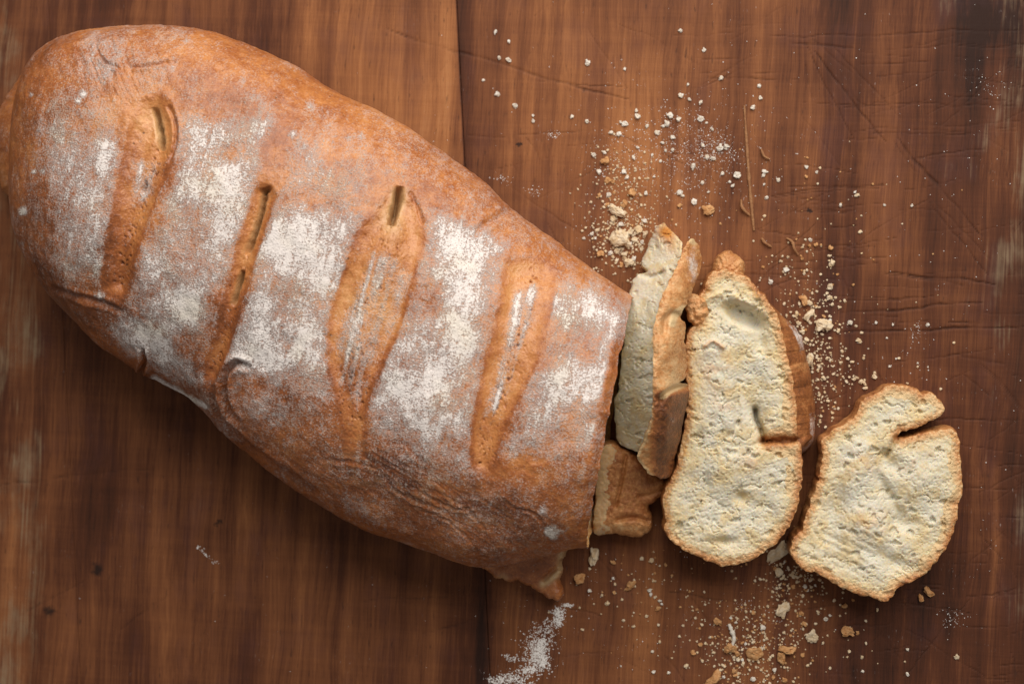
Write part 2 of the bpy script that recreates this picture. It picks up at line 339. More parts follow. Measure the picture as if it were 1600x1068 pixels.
# ------------------------------------------------------------------ the table top: planks lying side by side
table = bpy.data.objects.new('tabletop', None); COL.objects.link(table); table['kind'] = 'structure'
A2 = 53.0/1068
def plank(xl, xr, gl, gr):
    """edges given by their pixel column at the picture's top; the joints lean by A2"""
    deep = 0.06 if xl == 46 or xr == 46 or xl == 1583 or xr == 1583 else 1.0
    edge = [(0.0, -16*deep), (0.3, -5*deep), (1.0, -1.6*deep), (2.4, -0.35*deep), (5, 0)]
    vis = xr > -60 and xl < 1640
    a_, b_ = xl+gl+8, xr-gr-8
    body = np.arange(a_, b_, 2.1 if xl == 713 else 3.2) if vis and xr-xl < 900 else np.linspace(a_, b_, 40)
    if vis and xl < 0: body = np.concatenate([np.linspace(a_, -80, 20), np.arange(-76, b_, 3.2)])
    if vis and xl > 1500: body = np.concatenate([np.arange(a_, 1640, 3.2), np.linspace(1650, b_, 20)])
    xs = [xl+gl+o for o, _ in edge]+list(body)+[xr-gr-o for o, _ in edge[::-1]]
    zs = [z for _, z in edge]+[0]*len(body)+[z for _, z in edge[::-1]]
    xs = [xs[0]]+xs+[xs[-1]]; zs = [-70]+zs+[-70]
    ys = np.concatenate([np.linspace(-1300, -20, 40), np.arange(-10, 1090, 2.1 if xl == 713 else 3.2), np.linspace(1100, 2400, 40)]) if vis else np.linspace(-1300, 2400, 90)
    X, Y = np.meshgrid(np.array(xs), ys); Z = np.tile(np.array(zs, float), (len(ys), 1))
    X = X+Y*A2
    v = np.stack([(X-800)*U/math.cos(0), -(Y-534)*U, Z*U], -1)
    PX, PY = proj(np.stack([v[..., 0], v[..., 1], np.zeros_like(Z)], -1))
    g = lambda cx, cy, rx, ry: np.exp(-((PX-cx)/rx)**2-((PY-cy)/ry)**2)
    warm = -0.22*ss(1150, 1450, PX)+0.60*g(600, 80, 170, 230)+0.62*g(960, 280, 270, 320)+0.30*g(1000, 1000, 260, 160)+0.30*g(420, 930, 200, 160)-0.30*g(1500, 60, 260, 180)-0.25*g(1480, 950, 300, 240)+0.25*g(1240, 330, 120, 200)  # wood tone; the darkened top right also has corner vignetting in its colour
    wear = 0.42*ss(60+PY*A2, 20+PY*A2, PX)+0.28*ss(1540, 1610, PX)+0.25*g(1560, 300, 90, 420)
    dark = 0.8*g(735+PY*A2-20, 60, 30, 300)*(PX > 712+PY*A2)+0.7*g(752, 1010, 13, 130)-0.35*g(700, 120, 9, 160)+0.5*g(1560, 30, 40, 60)+0.5*g(1520, 190, 25, 160)+0.35*g(1290, 440, 26, 160)+0.3*g(110, 50, 60, 120)+0.35*g(150, 800, 40, 130)+0.35*g(190, 1000, 30, 100)+0.25*g(1330, 250, 14, 300)  # dark stains, plus the seam's shadow band and edge highlight painted into the wood
    cut = np.zeros(X.shape)
    if vis:
        wx = PX+5*fbm(PX/60, PY/60, 2, 5)+1.2*fbm(PX/12, PY/12, 2, 6); wy = PY+5*fbm(PX/60, PY/60, 2, 7)+1.2*fbm(PX/12, PY/12, 2, 8)
        for x0, y0, x1, y1, wd_, dp in CUTS:
            if wd_*dp == 0: continue
            d, t = pdist(wx, wy, np.array([(x0, y0), (x1, y1)], float), 30)
            cut = np.maximum(cut, dp*(0.75 if dp > 0.45 else 1.15)*np.clip(1.25-d/(0.85*wd_*(4*t*(1-t))**0.35+0.25), 0, 1)*(t > 0)*(t < 1))
        cut *= np.clip(0.8+1.0*fbm(PX/34, PY/34, 3, 12), 0.12, 1)
        v[..., 2] -= cut*1.6*U
    n, m = X.shape; idx = np.arange(n*m).reshape(n, m)
    q = np.stack([idx[1:, :-1], idx[1:, 1:], idx[:-1, 1:], idx[:-1, :-1]], -1).reshape(-1, 4)
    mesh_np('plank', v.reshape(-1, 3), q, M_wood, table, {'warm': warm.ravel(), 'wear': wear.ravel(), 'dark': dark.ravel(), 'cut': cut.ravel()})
joints = [-1480, -720, 46, 713, 1583, 2300, 3050]
gaps = [1, 1, .03, .4, .03, 1, 1]
for i in range(len(joints)-1): plank(joints[i], joints[i+1], gaps[i], gaps[i+1])

# ------------------------------------------------------------------ the loaf
PAIRS = [((24,196),(12,292)),((26,160),(11,335)),((33,126),(24,380)),((52,94),(50,420)),((90,64),(88,462)),((140,47),(126,498)),((200,41),(163,533)),((270,43),(205,566)),
         ((340,54),(255,597)),((400,74),(312,630)),((460,98),(350,668)),((520,134),(400,712)),((580,166),(460,754)),((640,199),(520,794)),((700,241),(580,824)),
         ((755,282),(650,847)),((802,325),(720,876)),((862,367),(780,884)),((927,416),(845,868)),((989,461),(918,856))]
ZM, H = 104.0, 290.0
PAIRS = [tuple((x+17*math.exp(-(x/75)**2), y+(4 if j == 0 else -3)) for j, (x, y) in enumerate(p)) for p in PAIRS]
Uc = curve([p[0] for p in PAIRS], 30, False); Dc = curve([p[1] for p in PAIRS], 30, False)
mid = (Uc+Dc)/2; arc = np.concatenate([[0], np.cumsum(np.linalg.norm(np.diff(mid, axis=0), axis=1))]); TOT = arc[-1]
tt = np.linspace(0, 1, 140)[:-1]
Ls = np.concatenate([150*tt**1.8, np.linspace(150, TOT, 760)])
Ux = np.stack([np.interp(Ls, arc, Uc[:, i]) for i in (0, 1)], -1); Dx = np.stack([np.interp(Ls, arc, Dc[:, i]) for i in (0, 1)], -1)
Uw = P(Ux[:, 0], Ux[:, 1], ZM); Dw = P(Dx[:, 0], Dx[:, 1], ZM)
ex = 2.35
q = np.clip(Ls/200.0, 0, 1); A = (1-(1-q)**2.2)**(1/2.0)
Hs = H*(0.93+0.07*np.sin(np.clip(Ls/TOT, 0, 1)*math.pi))
NT_, NB = 560, 60
th = np.concatenate([np.linspace(0, math.pi, NT_), math.pi+np.linspace(0, math.pi, NB+2)[1:-1]])
cth, sth = np.cos(th), np.sin(th)
cc = np.sign(cth)*np.abs(cth)**(2/ex); sz = np.abs(sth)**(2/ex)
v = (1-cc)/2
top = th <= math.pi
V = Uw[:, None, :]*(1-v)[None, :, None]+Dw[:, None, :]*v[None, :, None]
ctr = (Uw+Dw)/2
bot_in = np.where(top, 1.0, 1-0.10*sz)
V = ctr[:, None, :]+(V-ctr[:, None, :])*bot_in[None, :, None]
z = np.where(top[None, :], ZM+(Hs[:, None]-ZM)*A[:, None]*sz[None, :], ZM-ZM*np.minimum(1, 1.25*np.abs(sth)**0.8)[None, :]*np.clip(A[:, None]*1.6, 0, 1))
V[..., 2] = z*U
# normals of the plain form
dL = np.gradient(V, axis=0); dT = np.gradient(V, axis=1)
Nn = np.cross(dT, dL); Nn /= np.maximum(np.linalg.norm(Nn, axis=-1, keepdims=True), 1e-12)
if Nn[400, NT_//2, 2] < 0: Nn = -Nn
Nn[0] = (-0.97, 0, 0.2)
px, py = proj(V)
SCORES = [[(242,148),(262,160),(274,190),(274,222),(262,262),(243,312),(226,365),(211,415),(198,460),(178,466),(160,452),(161,415),(169,368),(177,325),(184,285),(191,245),(200,205),(217,166)],
          [(413,291),(426,300),(424,325),(412,365),(398,410),(385,455),(371,500),(356,545),(340,592),(318,590),(322,560),(340,508),(352,460),(364,410),(376,365),(388,325),(398,298)],
          [(622,292),(642,306),(658,334),(663,368),(656,412),(641,462),(621,520),(601,568),(583,606),(574,650),(571,715),(545,725),(532,660),(520,610),(510,560),(513,510),(526,458),(543,408),(560,364),(592,323)],
          [(845,404),(866,418),(866,450),(857,500),(838,565),(812,622),(787,680),(768,735),(748,738),(735,718),(737,675),(746,620),(759,562),(774,505),(786,450),(795,410)]]
SC = [curve(s, 8) for s in SCORES]
jit = lambda a, s: fbm(a[0]/22, a[1]/22, 3, s)*5
S = []
for i, c in enumerate(SC):
    S.append(sdf(px, py, c, 70)+fbm(px/16, py/16, 3, 40+i)*(3.2 if i in (0, 2) else 2.2))
F = np.zeros(px.shape)
w3 = [V[..., i]/U for i in range(3)]
F += 6*fbm(w3[0]/150, w3[1]/150, 2, 3, w3[2]/150)+3.2*fbm(w3[0]/42, w3[1]/42, 3, 5, w3[2]/42)+0.9*fbm(w3[0]/9, w3[1]/9, 3, 8, w3[2]/9)*(1-0.6*np.max([ss(-2, 6, q_) for q_ in S], 0))
# pillows between the scores
SP = [(30, 14, 4, -7), (19, 11, 0, -8), (22, 7, 10, -8), (26, 10, 6, -10)]
for i, s in enumerate(S):
    wl, dep, bul, e0 = SP[i]
    fade = ss(735, 560, py) if i == 2 else 1.0
    F += -dep*fade*ss(e0, wl, s)+fade*bul*ss(wl*0.5, wl*1.3+(26 if i == 2 else 14), s)
    F += 1.2*np.exp(-((s+30)/26.0)**2)
def groove(pts, wdt, dep, lip=0.0, taper=True, rough=1.5, s=0):
    global F
    c = curve(pts, 6, False); d, t = pdist(px, py, c, 60)
    d = np.maximum(d+fbm(px/7, py/7, 2, 60+s)*rough, 0)
    e = (4*t*(1-t))**0.45 if taper else 1
    F += -dep*e*np.exp(-(d/wdt)**2)+lip*e*np.exp(-((d-wdt*2.1)/wdt)**2)
    return d, e
pale = np.zeros(px.shape); blk = np.zeros(px.shape)
for pts, wdt, dep, pw in (([(238,164),(243,185),(247,210),(248,232)], 3.6, 26, 8), ([(413,297),(407,325),(399,352),(391,378),(384,396)], 3.2, 26, 6), ([(376,422),(370,448),(361,478)], 2.8, 18, 4.5),
                          ([(624,292),(623,304),(620,318),(615,334),(610,352)], 4.6, 40, 13), ([(222,285),(216,300)], 3, 9, 0), ([(640,300),(652,320),(661,350)], 3, 4, 0), ([(413,292),(415,300)], 6, 24, 6)):
    d, e = groove(pts, wdt, dep, s=int(pts[0][0]))
    if pw: pale = np.maximum(pale, e*ss(pw*1.5, pw*0.3, d)*0.85)
pale = np.maximum(pale, 0.75*np.exp(-((px-613)/17)**2-((py-342)/24)**2))
for i, (ax, wd_) in enumerate((([(248,230),(225,290),(205,360),(185,440)], 16), ([(405,330),(378,420),(345,540),(330,585)], 8), ([(615,340),(600,400),(560,520),(545,640)], 30), ([(835,420),(810,530),(775,640),(752,720)], 17))):
    dd = pdist(px, py, curve(ax, 6, False))[0]; wx_ = px+3*fbm(px/7, py/7, 2, 50); wy_ = py+3*fbm(px/7, py/7, 2, 51)
    for sz_, kp, dp in ((8, 0.11, 3.6), (4.6, 0.20, 2.4)):
        f_, id_ = worley(wx_/sz_, wy_/sz_, 52+i); m_ = ss(0.36, 0.15, f_)*(id_ < kp)*np.exp(-(dd/wd_)**2)*(S[i] > 0)
        F += -dp*m_; blk = np.maximum(blk, m_*0.55)
# swirl, folds and creases of the lower flank
groove([(262,162),(272,190),(272,222),(262,255)], 3.2, 5, 1.5, s=15)
groove([(212,190),(197,240),(186,300)], 6, 3, 1, s=16)
groove([(392,574),(370,567),(354,583),(350,610),(358,638),(374,662)], 4.5, 11, 4.5, s=1)
groove([(336,600),(340,640),(372,684),(430,728),(500,772)], 5, 3.5, 3, s=2)
groove([(80,448),(120,462),(165,476),(190,490)], 4, 4.5, 2, s=3)
groove([(222,545),(226,565),(220,582)], 3, 8, 4, s=4)
groove([(600,735),(618,765),(660,785),(700,800)], 2.7, 1.4, 0.8, rough=4, s=5)
groove([(625,745),(660,770),(715,795),(745,790)], 2.3, 1.4, 0.7, rough=4, s=6)
groove([(680,765),(730,795),(770,850)], 2.2, 1.1, 0.5, rough=4, s=7)
groove([(810,790),(845,810),(850,850)], 2.0, 1.3, 0.7, rough=4, s=8)
groove([(780,770),(800,790),(835,800)], 2.0, 1.0, 0.7, rough=4, s=9)
groove([(640,790),(700,815),(750,858)], 2.0, 1.1, 0.5, rough=4, s=10)
groove([(500,715),(560,722),(600,735)], 2.7, 1.0, 0.7, rough=4, s=11)
groove([(205,108),(240,104),(275,98)], 2.4, 4.5, 2, s=12)
groove([(150,70),(160,95),(190,110)], 2.4, 3.5, 2, s=13)
groove([(800,330),(760,350),(740,370)], 5, 3, 2, s=14)
Wr = np.clip(np.exp(-((px*0.88+py*0.475-1000)/180)**2-((-px*0.475+py*0.88-345)/55)**2)+0.6*np.exp(-((px-540)/80)**2-((py-740)/40)**2), 0, 1)
al = px*0.86+py*0.51; ac = -px*0.51+py*0.86
wz = 1-np.abs(fbm(al/48+fbm(px/60, py/60, 2, 9)*0.9, ac/8.5+fbm(px/40, py/40, 2, 10)*1.3, 3, 22))*2.4
F += Wr*0.9*np.clip(wz, -0.6, 1)
# faint drawn-skin wrinkles at the top left
W2 = np.exp(-((px-180)/70)**2-((py-95)/45)**2)
F += W2*1.8*np.clip(1-np.abs(fbm((px*0.5+py)/40, (px-py*0.4)/7, 2, 30))*2.6, -0.5, 1)
down = np.where(top[None, :], 1.0, 0.35)
V = V+Nn*(F*down*np.clip(A*1.3, 0, 1)[:, None]*U)[..., None]
V[..., 2] = np.maximum(V[..., 2], 1.0*U)
ax_ = (V[-1].mean(0)-V[-30].mean(0)); ax_ = ax_/np.linalg.norm(ax_)
V = V+ax_[None, None, :]*(ss(TOT-26, TOT, Ls)[:, None]*(2.0*fbm(V[-1, :, 1]/U/16, V[-1, :, 2]/U/16, 3, 19)+1.0*vn(V[-1, :, 1]/U/9, V[-1, :, 2]/U/9, None, 20))[None, :]*U)[..., None]
V[..., 2] = np.maximum(V[..., 2], 1.0*U)
endz = ss(TOT-17, TOT+1, Ls)[:, None]**1.5*np.where(top, 1.0, 0.0)[None, :]*ss(0.05, 0.4, sth)[None, :]
V[..., 2] -= endz*(12+2.5*fbm(V[..., 1]/U/20, V[..., 1]*0, 2, 21))*U
V[..., 2] = np.maximum(V[..., 2], 1.0*U)
# flour and colour fields
fl = np.zeros(px.shape)
FLOUR = [([(70,190),(110,165),(150,140),(188,170),(182,250),(176,300),(168,360),(150,440),(100,430),(60,340),(55,260)], .70, 30),
 ([(140,215),(182,195),(176,300),(166,380),(156,440),(135,400),(143,300)], .98, 18), ([(120,58),(200,48),(215,90),(180,120),(160,175),(115,175),(125,110)], .70, 18),
 ([(250,52),(300,55),(315,75),(270,90)], .42, 16), ([(285,180),(330,190),(425,185),(412,250),(395,290),(375,350),(350,430),(325,520),(300,565),(230,505),(200,475),(225,390),(246,330),(277,250)], .80, 22),
 ([(240,380),(335,360),(345,440),(315,540),(215,485)], .98, 30), ([(165,470),(210,485),(300,555),(322,600),(250,575),(195,540)], .85, 16),
 ([(370,110),(450,180),(520,195),(600,235),(640,290),(560,340),(480,320),(430,300),(445,240),(400,180)], .52, 34),
 ([(430,322),(480,325),(565,340),(538,420),(514,480),(506,560),(516,625),(450,610),(400,590),(342,590),(358,520),(382,460),(402,390)], .97, 20),
 ([(370,585),(500,600),(525,640),(520,690),(430,690),(385,650)], .52, 28), ([(667,320),(720,350),(792,382),(782,460),(766,530),(746,600),(732,680),(690,690),(620,700),(572,665),(590,600),(640,490),(666,400)], .90, 22),
 ([(650,430),(770,420),(745,590),(620,560)], 1.02, 40), ([(570,640),(740,660),(745,740),(620,730)], .55, 26), ([(630,235),(700,265),(765,310),(810,375),(720,355),(660,320)], .36, 24),
 ([(865,440),(920,440),(985,490),(984,570),(962,660),(945,720),(930,775),(880,750),(840,690),(788,705),(820,630),(850,560)], .86, 25), ([(890,470),(975,500),(960,640),(880,680),(850,620)], .98, 40),
 ([(800,360),(880,385),(950,440),(880,450)], .36, 22), ([(620,690),(750,700),(745,760),(680,755)], .45, 20), ([(530,770),(600,780),(650,830),(560,812)], .40, 16), ([(858,826),(888,824),(890,834),(862,836)], .95, 5),
 ([(190,490),(320,540),(470,600),(470,650),(350,600),(240,560)], .5, 20), ([(480,190),(560,215),(540,240),(480,230)], .6, 20), ([(120,60),(140,140),(110,330),(60,300),(50,180)], .46, 30), ([(80,90),(170,55),(230,60),(215,130),(190,170),(110,150)], .40, 26), ([(330,620),(470,690),(600,760),(740,800),(760,760),(560,690),(400,620)], .34, 26)]
for poly, st, soft in FLOUR:
    fl = np.maximum(fl, st*ss(-soft*2.0, soft*1.3, sdf(px, py, np.array(poly, float), 80)+14*fbm(px/26, py/26, 3, 33)))
fl *= np.clip(0.92+0.75*fbm(px/60, py/60, 3, 35), 0.3, 1.25)
fl -= 0.30*np.clip(vn((px*0.9+py*0.43)/9, (py*0.9-px*0.43)/60, None, 36)-0.35, 0, 1)
allin = np.zeros(px.shape)
for i, s in enumerate(S): allin = np.maximum(allin, ss(-4, 3, s))
fl *= 1-allin*0.97
strip = np.exp(-(pdist(px, py, curve([(442,188),(430,240),(416,288)], 6, False))[0]/15)**2); fl *= 1-0.8*strip
endt = ss(TOT-20, TOT-9, Ls+5*fbm(py/14, px*0, 2, 25)[:, NT_//2])[:, None]*ss(500, 590, py); fl *= 1-0.9*endt
along = vn((px*0.97+py*0.25)/7, (py*0.97-px*0.25)/70, None, 77)
for poly, st, soft, k_ in (([(560,440),(585,395),(610,400),(642,430),(628,500),(592,562),(545,590),(524,540),(535,490)], .78, 12, 2), ([(525,590),(560,570),(578,600),(560,640)], .55, 14, 2), ([(806,455),(838,440),(836,500),(805,560),(778,640),(758,650),(784,550)], .80, 11, 3),
                            ([(205,250),(262,245),(255,300),(205,320)], .62, 12, 0), ([(560,690),(575,690),(575,720),(555,720)], .3, 8, 2)):
    fl = np.maximum(fl, (st+0.55*along)*ss(-soft, soft, sdf(px, py, np.array(poly, float), 60))*ss(3, 9, S[k_]))
for x, y, r, st in ((131,148,9,1.3),(124,158,7,1.2),(36,330,8,1.3),(280,273,7,1.1),(52,268,5,1),(68,268,5,1),(48,148,4,.9),(155,462,10,1),(458,210,9,.95),(485,165,9,.8),(478,230,9,.8),(565,215,8,.7),(870,350,12,.7),(205,505,16,.95),(848,795,10,.7),(490,560,18,1.05),(780,390,12,.85)):
    fl = np.maximum(fl, st*np.exp(-((px-x)/r)**2-((py-y)/r)**2))
rimd = pdist(px, py, curve([(240,592),(280,612),(322,636)], 6, False))[0]
fl = np.maximum(fl, 1.15*np.exp(-(rimd/6)**2))
fl = np.maximum(fl, 0.22*(1-allin)*(1-0.6*strip)*np.clip(1+1.2*fbm(px/80, py/80, 2, 37), 0.2, 1.6))
fl = fl*np.where(top[None, :], 1, 0.5)
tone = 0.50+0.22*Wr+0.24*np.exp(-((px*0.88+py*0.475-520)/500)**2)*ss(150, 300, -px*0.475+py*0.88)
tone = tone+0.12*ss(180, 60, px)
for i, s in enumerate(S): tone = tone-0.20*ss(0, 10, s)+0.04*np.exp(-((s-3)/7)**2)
left1 = pdist(px, py, curve([(205,205),(186,290),(170,365),(160,440)], 6, False))[0]; right1 = pdist(px, py, curve([(258,160),(272,195),(274,230),(258,268)], 6, False))[0]
tone = tone+ss(-2, 8, S[0])*(0.16*np.exp(-(left1/20)**2)+0.14*np.exp(-(right1/9)**2))
tone = tone+0.55*blk+0.10*endt
ridge = Wr*np.clip(wz-0.55, 0, 1)*0.7; pale = np.maximum(pale, ridge*0.6)
loaf = thing('bread_loaf', 'long oval flour-dusted crusty loaf with slashed top, its right end cut off', 'bread', tuple(P(480, 470, 0)))
nr, nc = px.shape
idx = np.arange(nr*nc).reshape(nr, nc); nxt = np.roll(idx, -1, 1)
Q = np.stack([idx[:-1], nxt[:-1], nxt[1:], idx[1:]], -1)
Smax = np.stack(S, 0); own = np.where(Smax.max(0) > 0, Smax.argmax(0), -1)
own[:, NT_-6:] = -1; own[:, :6] = -1
fo = own[:-1]
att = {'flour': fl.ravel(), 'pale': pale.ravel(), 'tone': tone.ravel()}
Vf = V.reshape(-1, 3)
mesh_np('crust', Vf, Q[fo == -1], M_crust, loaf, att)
for i in range(4): mesh_np('score', Vf, Q[fo == i], M_crust, loaf, att)
# the cut end: crumb, a little hollow
ring = V[-1]; cen = ring.mean(0); cen[2] = 0.13*0.25
rs = np.linspace(1, 0, 60)[:-1]
cap = cen+(ring-cen)[None]*rs[:, None, None]
cn = ring[0]-ring[NT_-1]; cn = np.array([-cn[1], cn[0], 0])/np.linalg.norm(cn[:2]); 
if cn[0] < 0: cn = -cn
cu = cap/U; depth = 5*fbm(cu[..., 1]/30, cu[..., 2]/30, 3, 12)+2*fbm(cu[..., 1]/6, cu[..., 2]/6, 2, 13)-4-16*ss(1, 0.6, rs)[:, None]
depth[0] = 0
cap = cap+cn*(depth*U)[..., None]; cap[..., 2] = np.maximum(cap[..., 2], U)
i2 = np.arange(cap.shape[0]*nc).reshape(-1, nc); n2 = np.roll(i2, -1, 1)
rimv = (1-rs)[:, None]*150+np.zeros(cap.shape[:2])
mesh_np('cut_face', cap.reshape(-1, 3), np.stack([i2[:-1], n2[:-1], n2[1:], i2[1:]], -1).reshape(-1, 4), M_crumb, loaf, {'rim': rimv.ravel(), 'toast_shade': 0*rimv.ravel()})

# ------------------------------------------------------------------ slabs: anything cut or torn, from its outline, its height and its feel
def crumb_relief(x, y, s, amp=1.0):
    d = 5.5*fbm(x/44, y/44, 3, s)+1.6*fbm(x/17, y/17, 2, s+3)
    wx = x+6*fbm(x/9, y/9, 3, s+6); wy = y+6*fbm(x/9, y/9, 3, s+7)
    patch = ss(-0.4, 0.4, fbm(x/36, y/36, 2, s+9))
    f1, i1 = worley(wx/15, wy/12, s+10); f2, i2 = worley(wx/6.5, wy/5.5, s+20); f3, i3 = worley(wx/24, wy/17, s+30)
    d = d+1.7*np.minimum(f1, 0.8)**2*patch+1.1*np.minimum(f2, 0.8)**2+0.75*vn(x/2.6, y/2.6, None, s+40)
    cr = np.abs(fbm(wx/30, wy/24, 2, s+50)); d = d-4.5*np.exp(-(cr/0.05)**2)*ss(-0.1, 0.35, fbm(x/30, y/30, 2, s+53))
    d = d-7*ss(0.34, 0.12, f3)*(i3 > 0.84)-5*ss(0.34, 0.12, f1)*(i1 > 0.90)-2.8*ss(0.36, 0.14, f2)*(i2 > 0.82)
    f4, i4 = worley(wx/3.9, wy/3.4, s+60); d = d-2.0*ss(0.42, 0.15, f4)*(i4 > 0.72)*ss(-0.5, 0.3, fbm(x/20, y/20, 2, s+61))
    return 0.85*d*amp
def slab(poly, zf, zbase=0.3, step=1.15, rag=3.0, n=6, wall=7, flare=None, bulge=1.5, smooth=True, seed=0):
    """grid over the outline (pixels), heights zf(px,py,sd); returns verts, top quads, wall quads, fields"""
    pl = curve(poly, n) if smooth else np.array(poly, float)
    nrm = np.roll(pl, -1, 0)-np.roll(pl, 1, 0); nrm = np.stack([nrm[:, 1], -nrm[:, 0]], -1); nrm /= np.maximum(np.linalg.norm(nrm, axis=1, keepdims=True), 1e-9)
    pl = pl+nrm*(rag*fbm(pl[:, 0]/6, pl[:, 1]/6, 2, seed+90))[:, None]
    lo_, hi = pl.min(0)-3, pl.max(0)+3
    X, Y = np.meshgrid(np.arange(lo_[0], hi[0], step), np.arange(lo_[1], hi[1], step)); X = X.copy(); Y = Y.copy()
    d, qx, qy, _ = polydist(X.ravel(), Y.ravel(), pl, True)
    ins = inside(X.ravel(), Y.ravel(), pl); sd = np.where(ins, d, -d); R, C = X.shape
    ii = np.arange(R*C).reshape(R, C); s2 = sd.reshape(R, C)
    cen_ = (s2[:-1, :-1]+s2[1:, :-1]+s2[:-1, 1:]+s2[1:, 1:])/4
    keep = cen_ > 0
    # drop lone corner contacts
    qd = np.stack([ii[1:, :-1], ii[1:, 1:], ii[:-1, 1:], ii[:-1, :-1]], -1)[keep]
    e = np.concatenate([qd[:, [0, 1]], qd[:, [1, 2]], qd[:, [2, 3]], qd[:, [3, 0]]])
    key = {}; a = np.sort(e, 1); code = a[:, 0]*(R*C)+a[:, 1]; un, first, cnt = np.unique(code, return_index=True, return_counts=True)
    be = e[first[cnt == 1]]
    bv = np.unique(be)
    x = X.ravel(); y = Y.ravel(); x[bv] = qx[bv]; y[bv] = qy[bv]; sd[bv] = 0
    z_ = zf(x, y, np.maximum(sd, 0)); top_v = P(x, y, z_)
    # outward direction at the boundary
    cx, cy = pl.mean(0); eps = 1.5
    gx = np.zeros(len(bv)); gy = np.zeros(len(bv)); pos = {int(q_): i for i, q_ in enumerate(bv)}
    a0 = np.array([pos[int(q_)] for q_ in be[:, 0]]); b0 = np.array([pos[int(q_)] for q_ in be[:, 1]])
    ex_ = x[be[:, 1]]-x[be[:, 0]]; ey_ = y[be[:, 1]]-y[be[:, 0]]
    for t_ in (a0, b0): np.add.at(gx, t_, -ey_); np.add.at(gy, t_, ex_)
    for _ in range(30):
        sx = np.zeros(len(bv)); sy = np.zeros(len(bv))
        np.add.at(sx, a0, gx[b0]); np.add.at(sx, b0, gx[a0]); np.add.at(sy, a0, gy[b0]); np.add.at(sy, b0, gy[a0])
        gx = gx*0.5+sx*0.25; gy = gy*0.5+sy*0.25
    ln = np.maximum(np.hypot(gx, gy), 1e-6); gx /= ln; gy /= ln
    tst = inside(x[bv]+gx*2, y[bv]+gy*2, pl).mean()
    if tst > 0.5: gx, gy = -gx, -gy
    fl_ = flare(x[bv], y[bv]) if flare else np.zeros(len(bv))
    zb = zbase(x[bv], y[bv]) if callable(zbase) else np.full(len(bv), float(zbase))
    zt = z_[bv]; base = top_v[bv]; rings = []
    deg = np.zeros(len(bv)); np.add.at(deg, a0, 1.0); np.add.at(deg, b0, 1.0); base = base.copy()
    for k_ in range(1, wall+1):
        t = k_/wall
        for _ in range(5):
            acc = np.zeros(base.shape); np.add.at(acc, a0, base[b0]); np.add.at(acc, b0, base[a0]); base = base*0.5+0.5*acc/deg[:, None]
        off = bulge*math.sin(math.pi*min(t*1.0, 1))+fl_*math.sin(t*math.pi/2)+1.2*fbm(x[bv]/6, y[bv]/6+t*6, 2, seed+51)*(1 if k_ < wall else 0)
        zz = zt+(zb-zt)*(t**1.15)
        r = base.copy(); r[:, 0] += gx*off*U; r[:, 1] -= gy*off*U; r[:, 2] = zz*U; rings.append(r)
    nv = R*C; rings = [top_v[bv]]+rings; allv = np.concatenate([top_v]+rings); lists = [nv+i*len(bv)+np.arange(len(bv)) for i in range(wall+1)]
    wq = []
    for k_ in range(wall):
        u_, l_ = lists[k_], lists[k_+1]; wq.append(np.stack([u_[b0], u_[a0], l_[a0], l_[b0]], -1))
    wq = np.concatenate(wq)
    # the underside: same cells, flat
    bz = zb.mean(); bx = P(x, y, bz); bo = len(allv); allv = np.concatenate([allv, bx]); bq = qd[:, ::-1]+bo
    lastv = lists[-1]; wq = np.concatenate([wq, np.stack([lastv[b0], lastv[a0], be[:, 0]+bo, be[:, 1]+bo], -1)])
    f = {'sd': np.concatenate([sd, np.zeros((wall+1)*len(bv)), sd]), 'x': np.concatenate([x]+[x[bv]]*(wall+1)+[x]), 'y': np.concatenate([y]+[y[bv]]*(wall+1)+[y])}
    f['wall'] = np.concatenate([np.zeros(nv)]+[np.full(len(bv), max(i/wall, 0.01)) for i in range(wall+1)]+[np.ones(nv)])
    return allv, qd, wq, bq, f, pl
g2d = lambda x, y, cx, cy, rx, ry, a=0.0: np.exp(-(((x-cx)*math.cos(a)+(y-cy)*math.sin(a))/rx)**2-((-(x-cx)*math.sin(a)+(y-cy)*math.cos(a))/ry)**2)
def pl_d(x, y, pts): return pdist(x, y, curve(pts, 6, False), 60)[0]
FOOT = []      # plan outlines that crumbs on the wood should keep clear of

def build_slice(poly, label, zf, rimw, toneval, flourf, tonef=None, toast_shade=None, **kw):
    v_, qt, qw, qb, f, pl = slab(poly, zf, **kw); FOOT.append(pl)
    c = pl.mean(0); t = thing('bread_slice', label, 'slice of bread', tuple(P(c[0], c[1], 0)))
    sd, x, y = f['sd'], f['x'], f['y']
    rw = rimw(x, y) if callable(rimw) else rimw
    isr = (sd-(rw*(1+0.7*fbm(x/38, y/38, 2, 73))+6*fbm(x/10, y/10, 3, 71)))[qt].mean(1) < 0
    tn = np.full(x.shape, toneval-0.02)+(tonef(x, y, f['wall']) if tonef else 0)
    tn = tn+0.20*(f['wall'] > 0)+0.28*fbm(x/24, y/24, 2, 72)+0.06
    flv = flourf(x, y, f['wall'])
    at = {'gran': 1.0*(f['wall'] == 0), 'rim': sd, 'flour': flv, 'tone': tn, 'toast_shade': toast_shade(x, y) if toast_shade else np.zeros(x.shape)}
    mesh_np('crust', v_, np.concatenate([qt[isr], qw, qb]), M_sl, t, at)
    mesh_np('crumb', v_, qt[~isr], M_crumb, t, at)
    return t

